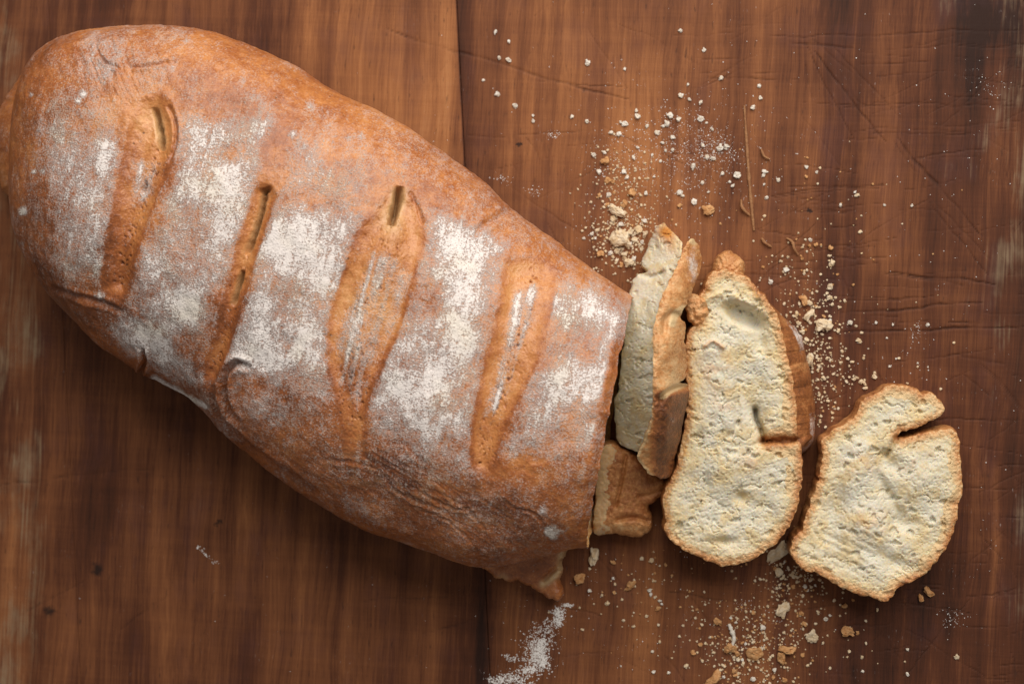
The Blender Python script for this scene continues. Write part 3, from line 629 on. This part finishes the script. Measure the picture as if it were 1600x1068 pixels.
# slice lying by itself at the right
PC = [(1395,600),(1410,603),(1428,605),(1442,614),(1455,614),(1468,627),(1475,639),(1470,648),(1458,655),(1440,663),(1425,669),(1411,673),(1402,680),(1413,684),(1440,677),(1462,674),(1483,669),(1492,674),(1498,691),(1501,717),(1503,747),(1503,770),(1498,792),
      (1492,818),(1485,841),(1473,863),(1458,882),(1440,899),(1413,912),(1402,918),(1395,931),(1382,940),(1365,934),(1339,927),(1312,916),(1282,897),(1256,890),(1245,878),(1236,858),(1239,843),(1251,830),(1256,815),(1264,792),(1273,766),(1281,740),
      (1284,710),(1283,689),(1297,676),(1309,667),(1331,654),(1340,641),(1350,622),(1365,616),(1380,605)]
def zC(x, y, sd):
    z_ = 66+0.05*(y-770)-2*np.exp(-sd/2.0)+1.5*fbm(x/4, y/4, 3, 210)*ss(22, 6, sd)+crumb_relief(x, y, 200)*(0.35+0.65*ss(2, 16, sd))
    z_ += 12*g2d(x, y, 1345, 735, 26, 45, 0.4)+11*g2d(x, y, 1355, 815, 34, 30)+6*g2d(x, y, 1440, 740, 40, 40)
    z_ += -15*g2d(x, y, 1412, 818, 26, 18, 0.3)-11*g2d(x, y, 1384, 765, 8, 40, -0.5)-9*g2d(x, y, 1385, 720, 24, 14, 0.5)-8*g2d(x, y, 1300, 800, 18, 50, 0.2)-6*g2d(x, y, 1400, 880, 50, 12, 0.4)-14*np.exp(-(pl_d(x, y, [(1402,684),(1392,700),(1384,712)])/4)**2)
    z_ += 1.6*vn((x*0.9+y*0.45)/40, (y*0.9-x*0.45)/5.5, None, 31)*g2d(x, y, 1350, 860, 90, 40, 0.45)
    return z_
build_slice(PC, 'small slice lying alone flat on the wood at the right, notched at its top', zC, lambda x, y: 8+7*ss(1400, 1480, x)*ss(680, 720, y)+9*ss(650, 615, y)+6*ss(860, 920, y), 0.27,
            lambda x, y, wl: np.zeros(x.shape), lambda x, y, wl: 0.12*g2d(x, y, 1395, 900, 70, 40)-0.05, flare=lambda x, y: 4*ss(1440, 1500, x), seed=1, toast_shade=lambda x, y: 0.26*np.clip(g2d(x, y, 1345, 722, 30, 20)+g2d(x, y, 1350, 815, 34, 24)+g2d(x, y, 1430, 715, 30, 20)+g2d(x, y, 1440, 868, 18, 10), 0, 1)*ss(-0.3, 0.3, fbm(x/12, y/12, 3, 89)))

# the taller slice, crumb up, leaning against the standing one
PB = [(1108,431),(1125,422),(1147,425),(1170,435),(1183,450),(1200,469),(1215,495),(1224,525),(1231,555),(1237,585),(1243,618),(1245,650),(1246,674),(1243,683),(1215,683),(1197,690),(1217,692),(1246,689),(1252,700),(1253,731),(1250,768),(1239,810),(1218,843),(1188,866),(1162,879),
      (1132,883),(1106,875),(1080,864),(1053,847),(1037,828),(1040,813),(1036,787),(1040,761),(1050,746),(1061,712),(1068,675),(1073,640),(1074,600),(1072,562),(1074,525),(1083,510),(1095,498),(1080,487),(1076,476),(1080,463),(1091,465),(1100,450)]
def zB(x, y, sd):
    z_ = 92-0.03*(x-1150)-0.02*(y-650)-2*np.exp(-sd/2.0)+1.5*fbm(x/4, y/4, 3, 310)*ss(22, 6, sd)+crumb_relief(x, y, 300)*(0.35+0.65*ss(2, 16, sd))
    z_ += -30*np.exp(-np.log(g2d(x, y, 1163, 493, 34, 15, 0.45)+1e-30)**2)-15*g2d(x, y, 1186, 525, 11, 26, -0.2)-10*g2d(x, y, 1185, 600, 16, 30)-13*g2d(x, y, 1180, 640, 14, 34, -0.3)
    z_ += -20*np.exp(-(pl_d(x, y, [(1180,640),(1182,655),(1190,672),(1193,688)])/4.5)**2)*1.5-14*np.exp(-(pl_d(x, y, [(1188,690),(1205,688),(1240,687)])/5)**2)
    z_ += -12*g2d(x, y, 1157, 776, 8, 9)-9*g2d(x, y, 1130, 845, 18, 6)-7*g2d(x, y, 1105, 760, 8, 18)+9*g2d(x, y, 1120, 560, 30, 40)+8*g2d(x, y, 1130, 640, 34, 50)+7*g2d(x, y, 1140, 720, 50, 30)-6*g2d(x, y, 1152, 640, 7, 60)
    z_ += 6*np.exp(-(pl_d(x, y, [(1102,540),(1115,532),(1130,542)])/3.0)**2)+3*np.exp(-(pl_d(x, y, [(1100,470),(1130,458),(1165,470),(1185,500)])/4)**2)
    return z_
build_slice(PB, 'tall cracked slice in the middle, crumb side up with a hollow near its top', zB, lambda x, y: 4+15*ss(1170, 1235, x)+9*ss(470, 430, y)+7*ss(800, 870, y), 0.24,
            lambda x, y, wl: (wl > 0.3)*(0.56*g2d(x, y, 1228, 530, 22, 36)+0.46*g2d(x, y, 1246, 668, 14, 40)+0.05*(x > 1200)), lambda x, y, wl: 0.12*g2d(x, y, 1215, 720, 20, 40)+0.20*(wl > 0)*ss(1180, 1220, x), 
            flare=lambda x, y: 31*ss(1190, 1222, x)*ss(470, 540, y)*ss(703, 690, y)+3, seed=2, toast_shade=lambda x, y: 0.30*np.clip(g2d(x, y, 1120, 565, 26, 20)+g2d(x, y, 1130, 640, 24, 30)+g2d(x, y, 1175, 725, 20, 16)+0.8*g2d(x, y, 1110, 590, 14, 20), 0, 1)*ss(-0.3, 0.3, fbm(x/12, y/12, 3, 88))+0.8*np.exp(-(pl_d(x, y, [(1102,540),(1115,532),(1130,542)])/2.5)**2)*0.5)

def si(y, ys, vs): return sum(np.interp(y+o, ys, vs) for o in (-32, -20, -10, 0, 10, 20, 32))/7
# the slice standing on edge between the loaf and the tall slice
standing = thing('bread_slice', 'slice standing on edge beside the cut end of the loaf, crust to the right', 'slice of bread', tuple(P(1025, 550, 0)))
PA1 = [(1036,349),(1050,362),(1062,376),(1068,392),(1064,416),(1054,446),(1040,482),(1034,520),(1032,570),(1031,620),(1022,665),(1008,702),(985,700),(968,688),(960,650),(968,600),(974,540),(978,490),(984,452),(996,430),(1012,424),(1004,405),(1012,390),(1022,368)]
def zA1(x, y, sd):
    r = si(y, [345, 380, 420, 480, 560, 640, 705], [1062, 1062, 1056, 1036, 1024, 1022, 1002])
    hgt = si(y, [345, 400, 470, 560, 640, 705], [70, 110, 160, 185, 170, 110])
    z_ = hgt-6-1.15*np.maximum(r-x, -4)-2*np.exp(-sd/2.0)+1.0*crumb_relief(x, y, 400)+10*g2d(x, y, 1036, 372, 14, 18)-9*np.exp(-(pl_d(x, y, [(1002,428),(1020,432),(1036,425)])/4)**2)
    return np.maximum(z_, 12)
v_, qt, qw, qb, f, pl = slab(PA1, zA1, seed=3, bulge=2, wall=6, rag=5); FOOT.append(pl)
tst = np.clip(1.1*g2d(f['x'], f['y'], 1040, 362, 15, 13)+0.5*g2d(f['x'], f['y'], 1048, 382, 9, 16), 0, 1)
mesh_np('crumb', v_, np.concatenate([qt, qw, qb]), M_crumb, standing, {'rim': f['sd']+20*(f['x'] < 1030)+14, 'toast_shade': tst})
PA2 = [(1078,374),(1088,378),(1096,394),(1096,412),(1089,436),(1078,462),(1068,484),(1062,496),(1071,505),(1070,530),(1073,560),(1070,590),(1062,598),(1076,603),(1074,625),(1066,668),(1056,712),(1048,744),(1032,747),(1012,738),(996,716),(1004,692),(1016,660),(1020,620),(1020,570),(1021,520),(1028,482),(1042,448),(1056,418),(1066,392)]
def zA2(x, y, sd):
    r = si(y, [370, 420, 480, 560, 640, 745], [1080, 1075, 1050, 1045, 1042, 1028])
    hgt = si(y, [370, 420, 470, 560, 640, 700, 748], [92, 135, 175, 200, 190, 160, 110])
    u_ = np.maximum(x-r+16, 0); z_ = hgt+6-0.25*u_-u_**2/30-1.5*np.exp(-sd/2.0)+2.2*fbm(x/14, y/14, 3, 410)+1.6*fbm(x/4, y/4, 3, 411)*ss(14, 3, sd)+0.5*fbm(x/4, y/4, 2, 413)+8*fbm(x/36, y/36, 2, 412)
    z_ += -16*np.exp(-(pl_d(x, y, [(1076,604),(1058,606),(1045,612),(1032,622)])/4.5)**2)-9*np.exp(-(pl_d(x, y, [(1064,494),(1050,490),(1040,500),(1038,520)])/5)**2)
    z_ += 7*ss(606, 618, y)*ss(1030, 1045, x)
    return z_
v_, qt, qw, qb, f, pl = slab(PA2, zA2, zbase=lambda x, y: 60+0*x, seed=4, bulge=0, wall=6, rag=2.6); FOOT.append(pl)
tn = 0.24+0.62*ss(600, 618, f['y'])*ss(1010, 1030, f['x'])+0.12*ss(1050, 1075, f['x'])-0.25*g2d(f['x'], f['y'], 1055, 595, 16, 22)-0.12*g2d(f['x'], f['y'], 1045, 500, 14, 20)
flv = 0.55*g2d(f['x'], f['y'], 1082, 415, 16, 45)+0.36*g2d(f['x'], f['y'], 1050, 660, 25, 50)+0.3*g2d(f['x'], f['y'], 1045, 570, 12, 20)
bare = np.clip(np.exp(-(pl_d(f['x'], f['y'], [(1072,597),(1058,604),(1046,610),(1036,618)])/5)**2)+np.exp(-(pl_d(f['x'], f['y'], [(1068,482),(1056,490),(1050,505)])/5.5)**2)+0.7*np.exp(-(pl_d(f['x'], f['y'], [(1078,372),(1084,378)])/6)**2), 0, 1)
bare = np.maximum(bare, 0.5*ss(7, 1, f['sd'])*ss(1030, 1012, f['x'])*(f['wall'] == 0))
mesh_np('crust', v_, np.concatenate([qt, qw, qb]), M_sl, standing, {'rim': 26*bare, 'gran': 0.8*ss(9, 2, f['sd'])*(f['wall'] == 0), 'tone': tn, 'flour': flv})

# broken bottom piece under the standing slice
def crust_piece(name, label, cat, poly, zf, tonev, flourv=0.0, parent=None, zbase=0.3, seed=9, mat=None, pname='crust', tonef=None, bulge=3, rag=1.5, extra=None, flf=None):
    v_, qt, qw, qb, f, pl = slab(poly, zf, zbase=zbase, seed=seed, bulge=bulge, wall=5, rag=rag); FOOT.append(pl)
    c = pl.mean(0)
    at = {'rim': np.zeros(len(f['x'])), 'tone': np.full(len(f['x']), tonev)+(tonef(f['x'], f['y']) if tonef else 0), 'flour': np.full(len(f['x']), flourv)+(flf(f['x'], f['y']) if flf else 0), 'pale': extra(f['x'], f['y']) if extra else np.zeros(len(f['x'])), 'toast_shade': np.zeros(len(f['x']))}
    if parent: return mesh_np(pname, v_, np.concatenate([qt, qw, qb]), mat or M_sl, parent, at), f, v_, qt
    if mat is None: mat = M_sl
    o = mesh_np(name, v_, np.concatenate([qt, qw, qb]), mat, None, at, origin=P(c[0], c[1], 0)); tag(o, label, cat); return o
chunk = thing('bread_chunk', 'broken brown crust chunk on the wood under the standing slice', 'bread piece', tuple(P(990, 775, 0)))
PD = [(940,700),(970,700),(1000,716),(1020,738),(1038,752),(1036,768),(1028,778),(1012,788),(1010,798),(1016,806),(1014,824),(1004,835),(986,838),(962,832),(944,834),(928,828),(930,780)]
def zD(x, y, sd):
    z_ = 74-14*np.exp(-sd/9)+2.6*fbm(x/20, y/20, 3, 500)+1.2*fbm(x/5, y/5, 2, 501)-0.25*(y-770)-0.12*(x-985)
    z_ += -9*np.exp(-(pl_d(x, y, [(965,812),(990,808),(1012,814)])/4)**2)-7*np.exp(-(pl_d(x, y, [(978,712),(972,745),(962,790)])/3)**2)-6*np.exp(-(pl_d(x, y, [(1000,775),(1018,772),(1032,765)])/4)**2)
    return z_
v_, qt, qw, qb, f, pl = slab(PD, zD, seed=5, bulge=3, wall=5); FOOT.append(pl)
isc = (f['x']-(955-0.10*(f['y']-740)+12*fbm(f['x']/14, f['y']/8, 2, 77)))[qt].mean(1) < 0
n_ = len(f['x']); at = {'rim': 14+np.zeros(n_), 'toast_shade': 0.45+np.zeros(n_), 'flour': 0.30*g2d(f['x'], f['y'], 990, 735, 20, 14), 'tone': 0.50-0.2*ss(800, 830, f['y'])}  # the crumb strip is browned to paint in the shadow of the loaf
mesh_np('crumb', v_, qt[isc], M_crumb, chunk, at)
at2 = dict(at); at2['rim'] = np.zeros(n_)
mesh_np('crust', v_, np.concatenate([qt[~isc], qw, qb]), M_sl, chunk, at2)

crust_piece('crust_chunk', 'rounded pink-brown crust knob poking out behind the top of the tall slice', 'bread piece', [(1117,412),(1128,396),(1140,392),(1152,402),(1162,412),(1160,424),(1158,440),(1130,445),(1116,432)],
            lambda x, y, sd: 54-14*np.exp(-sd/6)+5*fbm(x/12, y/12, 3, 520)+2*fbm(x/4, y/4, 2, 522), 0.34, 0.30, seed=6, rag=3)
crust_piece('crust_chunk', 'torn orange crust flake wedged between the standing and the tall slice', 'bread piece', [(1076,462),(1090,464),(1102,472),(1104,490),(1096,502),(1086,508),(1078,494),(1074,478)],
            lambda x, y, sd: 104-4*np.exp(-sd/3)+5*fbm(x/10, y/10, 3, 521)+2*fbm(x/4, y/4, 2, 523), 0.26, 0.1, seed=7, rag=3.5, zbase=84)

# torn tongue of crust under the loaf's cut end, and the bulge at its far end: parts of the loaf
PT = [(742,868),(735,820),(750,775),(820,760),(880,775),(890,815),(884,848),(882,862),(876,876),(877,890),(873,902),(871,912),(877,922),(874,934),(862,936),(850,928),(838,920),(822,911),(806,905),(792,907),(786,900),(778,905),(768,893),(752,886)]
crust_piece('', '', '', PT, lambda x, y, sd: 46-5*np.exp(-sd/3)+0.10*(870-y)+0.45*np.maximum(848-y, 0)+2.4*fbm(x/16, y/16, 3, 530)-5*np.exp(-(pl_d(x, y, [(850,905),(862,892),(874,884)])/4)**2), 0.52, 0.0, parent=loaf, seed=10, mat=M_crust, pname='torn_crust', rag=4.0,
            extra=lambda x, y: np.clip(0.95*np.exp(-(pl_d(x, y, [(848,912),(862,903),(874,890),(878,862)])/5.5)**2)+0.5*g2d(x, y, 785, 902, 9, 6), 0, 1), zbase=0.5)
PBu = [(40,120),(24,132),(10,152),(-4,178),(-10,210),(-8,245),(-2,275),(6,298),(30,300),(60,220)]
crust_piece('', '', '', PBu, lambda x, y, sd: 84-46*np.exp(-sd/14)+2*fbm(x/20, y/20, 3, 540), 0.52, 0.12, parent=loaf, seed=11, mat=M_crust, pname='crust_bulge', zbase=2, bulge=5)
FOOT.append(np.concatenate([Uc, Dc[::-1]]))

# ------------------------------------------------------------------ crumbs
rnd = random.Random(4)
def ico():
    t = (1+5**0.5)/2
    v = np.array([(-1,t,0),(1,t,0),(-1,-t,0),(1,-t,0),(0,-1,t),(0,1,t),(0,-1,-t),(0,1,-t),(t,0,-1),(t,0,1),(-t,0,-1),(-t,0,1)], float); v /= np.linalg.norm(v[0])
    f = [(0,11,5),(0,5,1),(0,1,7),(0,7,10),(0,10,11),(1,5,9),(5,11,4),(11,10,2),(10,7,6),(7,1,8),(3,9,4),(3,4,2),(3,2,6),(3,6,8),(3,8,9),(4,9,5),(2,4,11),(6,2,10),(8,6,7),(9,8,1)]
    return v, np.array(f)
def sub(v, f):
    v = list(map(tuple, v)); c = {}; out = []
    def m(a, b):
        k = (min(a, b), max(a, b))
        if k not in c:
            p = np.array(v[a])+np.array(v[b]); p /= np.linalg.norm(p); v.append(tuple(p)); c[k] = len(v)-1
        return c[k]
    for a, b, d in f:
        x, y, z_ = m(a, b), m(b, d), m(d, a); out += [(a, x, z_), (b, y, x), (d, z_, y), (x, y, z_)]
    return np.array(v), np.array(out)
I0 = ico(); I1 = sub(*I0); I2 = sub(*I1)
def lump(base, seed, rough=0.45, flat=0.75):
    v, f = base; r = 1+rough*fbm(v[:, 0]*1.3+seed*7, v[:, 1]*1.3, 2, seed, v[:, 2]*1.3)+0.22*vn(v[:, 0]*4+seed, v[:, 1]*4, v[:, 2]*4, seed+3)
    v = v*r[:, None]; v[:, 2] *= flat; return v, f
kinds = {'w': M_white, 't': M_toast, 'p': M_pale}
proto = {}
for k_ in kinds:
    for j in range(5):
        big_ = I2; vv, ff = lump(big_, hash((ord(k_), j)) % 97, 0.55 if k_ == 'w' else 0.7, 0.7 if k_ == 'w' else 0.62)
        me = bpy.data.meshes.new('crumb'); me.from_pydata(vv.tolist(), [], ff.tolist()); me.materials.append(kinds[k_])
        me.polygons.foreach_set('use_smooth', np.full(len(ff), False)); proto[k_, j] = me
def blocked(x, y):
    a = np.array([float(x)]); b = np.array([float(y)])
    return any(p[:, 0].min() < x < p[:, 0].max() and p[:, 1].min() < y < p[:, 1].max() and inside(a, b, p)[0] for p in FOOT)
WORDS = {'w': 'white floury crumb', 't': 'toasted brown crumb', 'p': 'pale bread crumb'}
def region(x, y):
    if x < 860 and y < 320: return 'on the wood beside the plank joint above the loaf'
    if y < 165: return 'on bare wood high up near the top edge'
    if y < 330 and x > 1150: return 'beside the long raised fibre above the slices'
    if y < 262 and x > 1010: return 'in the floury patch above the slices'
    if y < 262: return 'in the scatter left of the floury patch'
    if y < 335 and x > 1010: return 'between the floury patch and the standing slice'
    if x < 1075 and y < 345: return 'at the upper end of the heap by the standing slice'
    if x < 1075 and y < 480: return 'in the heap beside the tip of the standing slice'
    if y < 460: return 'above right of the tall slice'
    if y < 540: return 'close to the right shoulder of the tall slice'
    if y < 640: return 'above the small slice, right of the tall one'
    if y < 930 and x > 1195: return 'in the gap below the tall slice beside the small one'
    if x < 1070: return 'on the wood below the loaf corner'
    if x < 1200: return 'around the white string crumb at the bottom'
    return 'in the shadow below the small slice'
def crumb(x, y, r, kd, label=None, stretch=1.0, ang=None, z=None):
    o = bpy.data.objects.new('bread_crumb', proto[kd, rnd.randrange(5)]); COL.objects.link(o)
    s = r*U; hz = s*rnd.uniform(0.55, 0.85)
    p = P(x, y, 0.55*r); o.location = (p[0], p[1], hz*0.62 if z is None else z*U)
    o.scale = (s*stretch, s/stretch**0.5*rnd.uniform(0.55, 1.0), hz); o.rotation_euler = (rnd.uniform(-.3, .3), rnd.uniform(-.3, .3), rnd.uniform(0, 6.28) if ang is None else ang)
    lb = '%s %s lying %s' % ('tiny' if r < 4.5 else 'small' if r < 5.6 else 'plump', WORDS[kd], region(x, y))
    tag(o, label or lb, 'crumb', None if label else lb.replace('crumb ', 'crumbs '))
    return o
BIG = [(968,372,16,'p','large pale crumb, biggest lump of the heap left of the standing slice'),(1107,328,9,'t','knobbly toasted crumb alone on the wood above the standing slice'),(1287,507,11,'p','squarish pale crumb just right of the tall slice'),
       (928,868,12,'p','pale ragged crumb on the wood below the loaf corner'),(1223,953,11,'p','pale crumb left of the small slice\'s shadow'),(1178,1019,11,'t','broad toasted crumb right of the thin white string crumb'),
       (1231,1015,10,'t','chunky toasted crumb above a flatter one near the bottom edge'),(1221,1029,8,'t','flat toasted crumb right under a chunkier one near the bottom edge'),(1116,1060,12,'t','long toasted crumb at the bottom edge of the picture'),(1218,862,15,'p','flat pale crust flake against the bottom right of the tall slice'),
       (907,903,9,'t','orange toasted crumb below the loaf, right of the torn crust'),(985,914,10,'t','flat toasted crumb midway below the tall slice and loaf'),(1269,995,10,'p','greyish pale crumb in the small slice\'s shadow'),
       (1141,1012,9,'t','toasted crumb at the lower end of the white string'),(1121,971,8,'t','toasted crumb just above left of the white string'),(1452,925,9,'t','larger of two toasted crumbs right below the small slice'),(1439,933,6,'t','smaller of two toasted crumbs right below the small slice'),
       (1324,986,10,'t','dark toasted crumb deep in the shadow below the small slice'),(1264,492,9,'p','pale crumb touching the upper right side of the tall slice'),(1256,468,8,'t','orange crumb above right of the tall slice shoulder'),(1265,563,9,'p','pale crumb tucked against the right crust of the tall slice'),
       (964,330,12,'p','long pale crumb at the upper end of the heap')]
for x, y, r, kd, lb in BIG: crumb(x, y, r*0.9, kd, lb, 1.25 if 'long' in lb or 'flat' in lb else 1.05)
SM = '''774,50,5w 795,65,4w 780,90,4w 794,93,6w 918,98,6w 755,125,3w 777,147,5w 805,165,5w 1063,48,4w 1100,78,4w 976,108,3w 1127,122,5w 894,182,4w 917,189,4w 833,181,3w 833,189,4w 1075,132,3w 1064,149,5w 1077,155,4w 1095,160,5w
1186,135,4w 1188,153,4w 1176,168,5w 996,182,6w 994,173,4w 976,193,6w 970,191,4w 955,207,5w 968,209,5w 1047,180,6w 1042,193,6w 1060,186,5w 1036,197,4w 1027,207,5w 1051,214,5w 1035,223,4w 1051,234,4w 1040,235,3w 1094,185,6w 1104,192,3w 1112,201,4w 1125,231,7w 1135,228,6w 1098,227,4w 1105,245,5w
1113,247,6w 1083,260,7w 1151,273,7w 1195,268,6w 1193,274,4w 1216,281,4w 1194,288,3w 1197,309,4w 1097,286,4w 1063,301,6w 1067,306,4w 1085,314,6w 1062,321,5t 1107,300,3w 1129,271,4w 1145,290,4w 1140,284,3w 1134,232,3w 1011,197,4w 1019,242,3w 1032,252,3w 1022,276,3w 946,251,8t 936,268,5w 944,238,5w 928,242,5w 950,282,6t
957,284,4t 975,268,5w 980,277,4w 990,246,5w 996,230,4w 988,300,7t 951,304,5w 936,305,5t 976,318,7t 948,320,5t 958,342,6p 970,350,5w 1007,345,5w 985,362,6p 998,358,8p 1008,366,6p 992,374,6p 938,396,7t 953,395,5w 964,392,6p 975,397,6p 982,410,8p 990,404,5w 971,413,5t 984,382,5w 1003,378,4w 955,375,4w 925,365,4w 930,372,3w
912,372,3w 1009,302,4w 1260,261,4w 1260,276,4t 1276,269,3w 1336,300,3w 1339,305,5p 1313,321,4w 1382,320,3w 1425,321,3w 1344,362,4p 1266,374,4w 1265,384,4t 1275,382,4t 1298,387,5t 1300,411,6p 1228,421,6w 1204,440,5w 1253,404,3t 1220,408,3p 1297,448,6p 1296,465,5p 1292,458,3p 1263,473,6p 1280,480,3p 1310,516,4p 1297,500,3w 1329,504,5w
1342,532,5p 1369,504,3w 1395,507,3w 1450,507,4w 1386,528,2w 1339,590,4p 1366,588,5p 1350,598,5p 1345,596,4p 1335,592,4p 1352,606,5p 1305,604,3t 1280,572,4p 1287,590,4p 1292,560,3p 1316,556,3p 1400,560,2w 1434,567,2w 1450,573,2w 1390,572,3w 1260,530,5p 1253,518,5p 1248,505,4p 1245,490,4p 1312,480,3p 1320,470,3p
958,878,6t 921,922,4w 1003,872,4p 1018,875,5p 1040,882,4t 958,903,3w 949,942,4p 1015,922,4w 1017,928,4w 1028,950,6t 1031,938,4w 1010,962,3p 990,978,3p 1034,943,3w 961,912,3p 960,925,3t 991,906,3p 1094,1006,4t 1083,1019,5t 1019,1017,3w 1021,1049,4w 1045,1050,3w 910,983,3p 970,1040,2w 1072,1040,4p 1192,980,5w 1177,957,4t 1152,1021,5t
1161,1036,4p 1153,1030,4p 1150,1054,5t 1147,1048,4t 1131,1057,3w 1176,1060,5w 1210,1046,4w 1226,1062,5t 1208,1058,4t 1254,1023,4t 1286,1004,3p 1252,958,5t 1256,974,5t 1255,982,3p 1278,956,4p 1290,966,4w 1297,961,3w 1320,946,6t 1333,937,3t 1340,988,4t 1353,1004,3p 1418,1014,3w 1418,1052,4w 1347,1026,3p 1348,1048,3w 1327,1017,3p 1495,1026,5p
1371,952,3p 1217,893,8p 1211,888,4t 1224,900,4p 1232,888,4p 1238,898,4p 1226,877,3w 1258,915,4w 1267,905,4p 1274,914,3w 1240,916,4t 1262,922,3w 1165,1005,3w 1170,1030,4p 1160,1030,3w 1142,965,3w 1150,972,3w 1190,1012,3w'''
for it in SM.split():
    x, y, r = it[:-1].split(','); 
    if not blocked(float(x), float(y)): crumb(float(x), float(y), float(r)*(0.78 if it[-1] == 'w' else 0.76), it[-1])
# the thin white string of crumb near the bottom edge
def tube(pts, rad, name, mat, label, cat):
    c = curve(pts, 6, False); ring_ = 7; vs = []
    for i, (x, y, z_) in enumerate(np.column_stack([c, 0*c[:, 0]+rad*0.8]) if c.shape[1] == 2 else c):
        t = i/(len(c)-1); r = rad*(0.35+0.65*math.sin(math.pi*(0.1+0.8*t)))*(1+0.35*vn(np.array([i*0.7]), np.array([x*0.1]))[0])
        p = P(x, y, z_); d = (c[min(i+1, len(c)-1)]-c[max(i-1, 0)])[:2]; d = d/np.linalg.norm(d); nx_, ny_ = -d[1], d[0]
        for k_ in range(ring_):
            a = 2*math.pi*k_/ring_; vs.append((p[0]+nx_*r*math.cos(a)*U, p[1]-ny_*r*math.cos(a)*U, p[2]+r*0.8*math.sin(a)*U))
    vs = np.array(vs); n = len(c); ii = np.arange(n*ring_).reshape(n, ring_); nn = np.roll(ii, -1, 1)
    o = mesh_np(name, vs, np.stack([ii[:-1], ii[1:], nn[1:], nn[:-1]], -1).reshape(-1, 4), mat, None, None, origin=P(*np.mean(c[:, :2], 0), 0)); tag(o, label, cat); return o
tube([(1139,974),(1143,984),(1147,996),(1144,1008)], 3.6, 'bread_crumb', M_white, 'thin white string of crumb standing upright near the bottom edge', 'crumb')
tube([(1229,372,2),(1238,378,5),(1241,388,7),(1247,398,3)], 2.6, 'wood_splinter', M_splint, 'curled splinter lifted from the wood above right of the tall slice', 'splinter')
tube([(1190,372,2),(1196,380,5),(1206,386,2)], 2.2, 'wood_splinter', M_splint, 'short curled splinter above the crust knob of the tall slice', 'splinter')
tube([(1158,312,2),(1160,325,6),(1172,337,2)], 2.4, 'wood_splinter', M_splint, 'bent splinter right of the lone toasted crumb above the slices', 'splinter')
tube([(1189,232,2),(1194,244,5),(1203,249,2)], 1.8, 'wood_splinter', M_splint, 'thin splinter among the white crumbs highest above the slices', 'splinter')
tube([(1163,165,1),(1167,230,1.2),(1172,300,1),(1178,360,1)], 2.6, 'wood_splinter', M_splint, 'long pale raised fibre running down the grain above the slices', 'splinter')

# fine crumbs and flour dust: too many and too small to count
def dust(name, mat, grains, base, rough):
    vs = []; fs = []; n = 0; lib = [lump(base, 200+i, rough, 0.7) for i in range(8)]
    for x, y, r in grains:
        v, f = lib[rnd.randrange(8)]; a = rnd.uniform(0, 6.28); c, s = math.cos(a), math.sin(a)
        p = P(x, y, 0); q_ = np.stack([v[:, 0]*c-v[:, 1]*s*0.8, v[:, 0]*s+v[:, 1]*c*0.8, v[:, 2]*0.8+0.35], -1)*r*U+p
        vs.append(q_); fs.append(f+n); n += len(v)
    o = mesh_np(name, np.concatenate(vs), np.concatenate(fs), mat, None, None, origin=(0, 0, 0), smooth=False); o['kind'] = 'stuff'; return o
def scat(cl, lo_r, hi_r):
    out = []
    for cx, cy, sx, sy, n in cl:
        for _ in range(n):
            x, y = rnd.gauss(cx, sx), rnd.gauss(cy, sy)
            if not blocked(x, y): out.append((x, y, lo_r+(hi_r-lo_r)*rnd.random()**2.2))
    return out
dust('crumb_dust', M_pale, scat([(1265,520,22,60,300),(1290,570,28,40,150),(975,375,26,30,420),(970,300,30,40,200),(1235,900,26,20,110),(1250,930,40,30,60),(1160,1015,45,40,330),(1250,1000,60,45,80),(1020,920,60,40,60),(1220,430,40,40,40),(1285,640,14,40,40),(1300,500,90,120,90)], 0.9, 2.9), I0, 0.5)
dust('toasted_dust', M_toast, scat([(1270,520,26,70,70),(970,330,26,50,60),(1240,905,26,24,60),(1170,1020,45,40,170),(1060,900,110,50,40),(1240,330,80,80,30)], 0.9, 2.6), I0, 0.5)
fl_g = scat([(1075,220,50,36,420),(1115,235,22,14,260),(1050,260,60,50,260),(1100,300,70,40,160),(960,250,26,34,110),(985,290,40,50,90),(1040,190,60,30,80),(865,210,7,4,50),(833,298,7,6,30),(785,277,8,5,40),(1000,120,160,70,50),(1300,200,140,150,70),(1450,430,110,180,110),(1545,130,14,18,50),(1432,520,6,8,36),(1390,540,60,40,40),(1520,800,40,160,40),(1490,965,14,10,50),(950,950,120,70,90),(1000,1000,150,50,60),(700,230,60,40,14),(420,960,150,80,26),(1160,945,8,8,30),(1180,1000,40,40,70),(910,355,20,20,30)], 0.5, 1.7)
def smear(pts, wd, n):
    c = curve(pts, 10, False)
    for _ in range(n):
        i = rnd.random()*(len(c)-1); a = c[int(i)]; wv = wd(i/(len(c)-1)); fl_g.append((a[0]+rnd.gauss(0, wv), a[1]+rnd.gauss(0, wv*0.5), rnd.uniform(0.7, 2.3)))
smear([(875,948),(868,968),(852,990),(848,1008),(850,1030),(835,1045),(805,1055),(775,1066)], lambda t: 5+7*math.sin(t*2.2), 700)
smear([(872,955),(874,975)], lambda t: 4, 200); smear([(848,1000),(838,1018),(848,1036),(820,1048)], lambda t: 6, 700)
smear([(790,1026),(830,1030),(850,1022)], lambda t: 5, 160); smear([(775,1060),(810,1062),(830,1075)], lambda t: 8, 300)
smear([(884,944),(892,946)], lambda t: 3, 60); smear([(848,974),(828,1000),(832,1020)], lambda t: 8, 160); smear([(310,855),(322,866),(338,880)], lambda t: 2.4, 40)
dust('flour_dust', M_flour, [(x, y, r_*0.58) for x, y, r_ in fl_g], I0, 0.35)
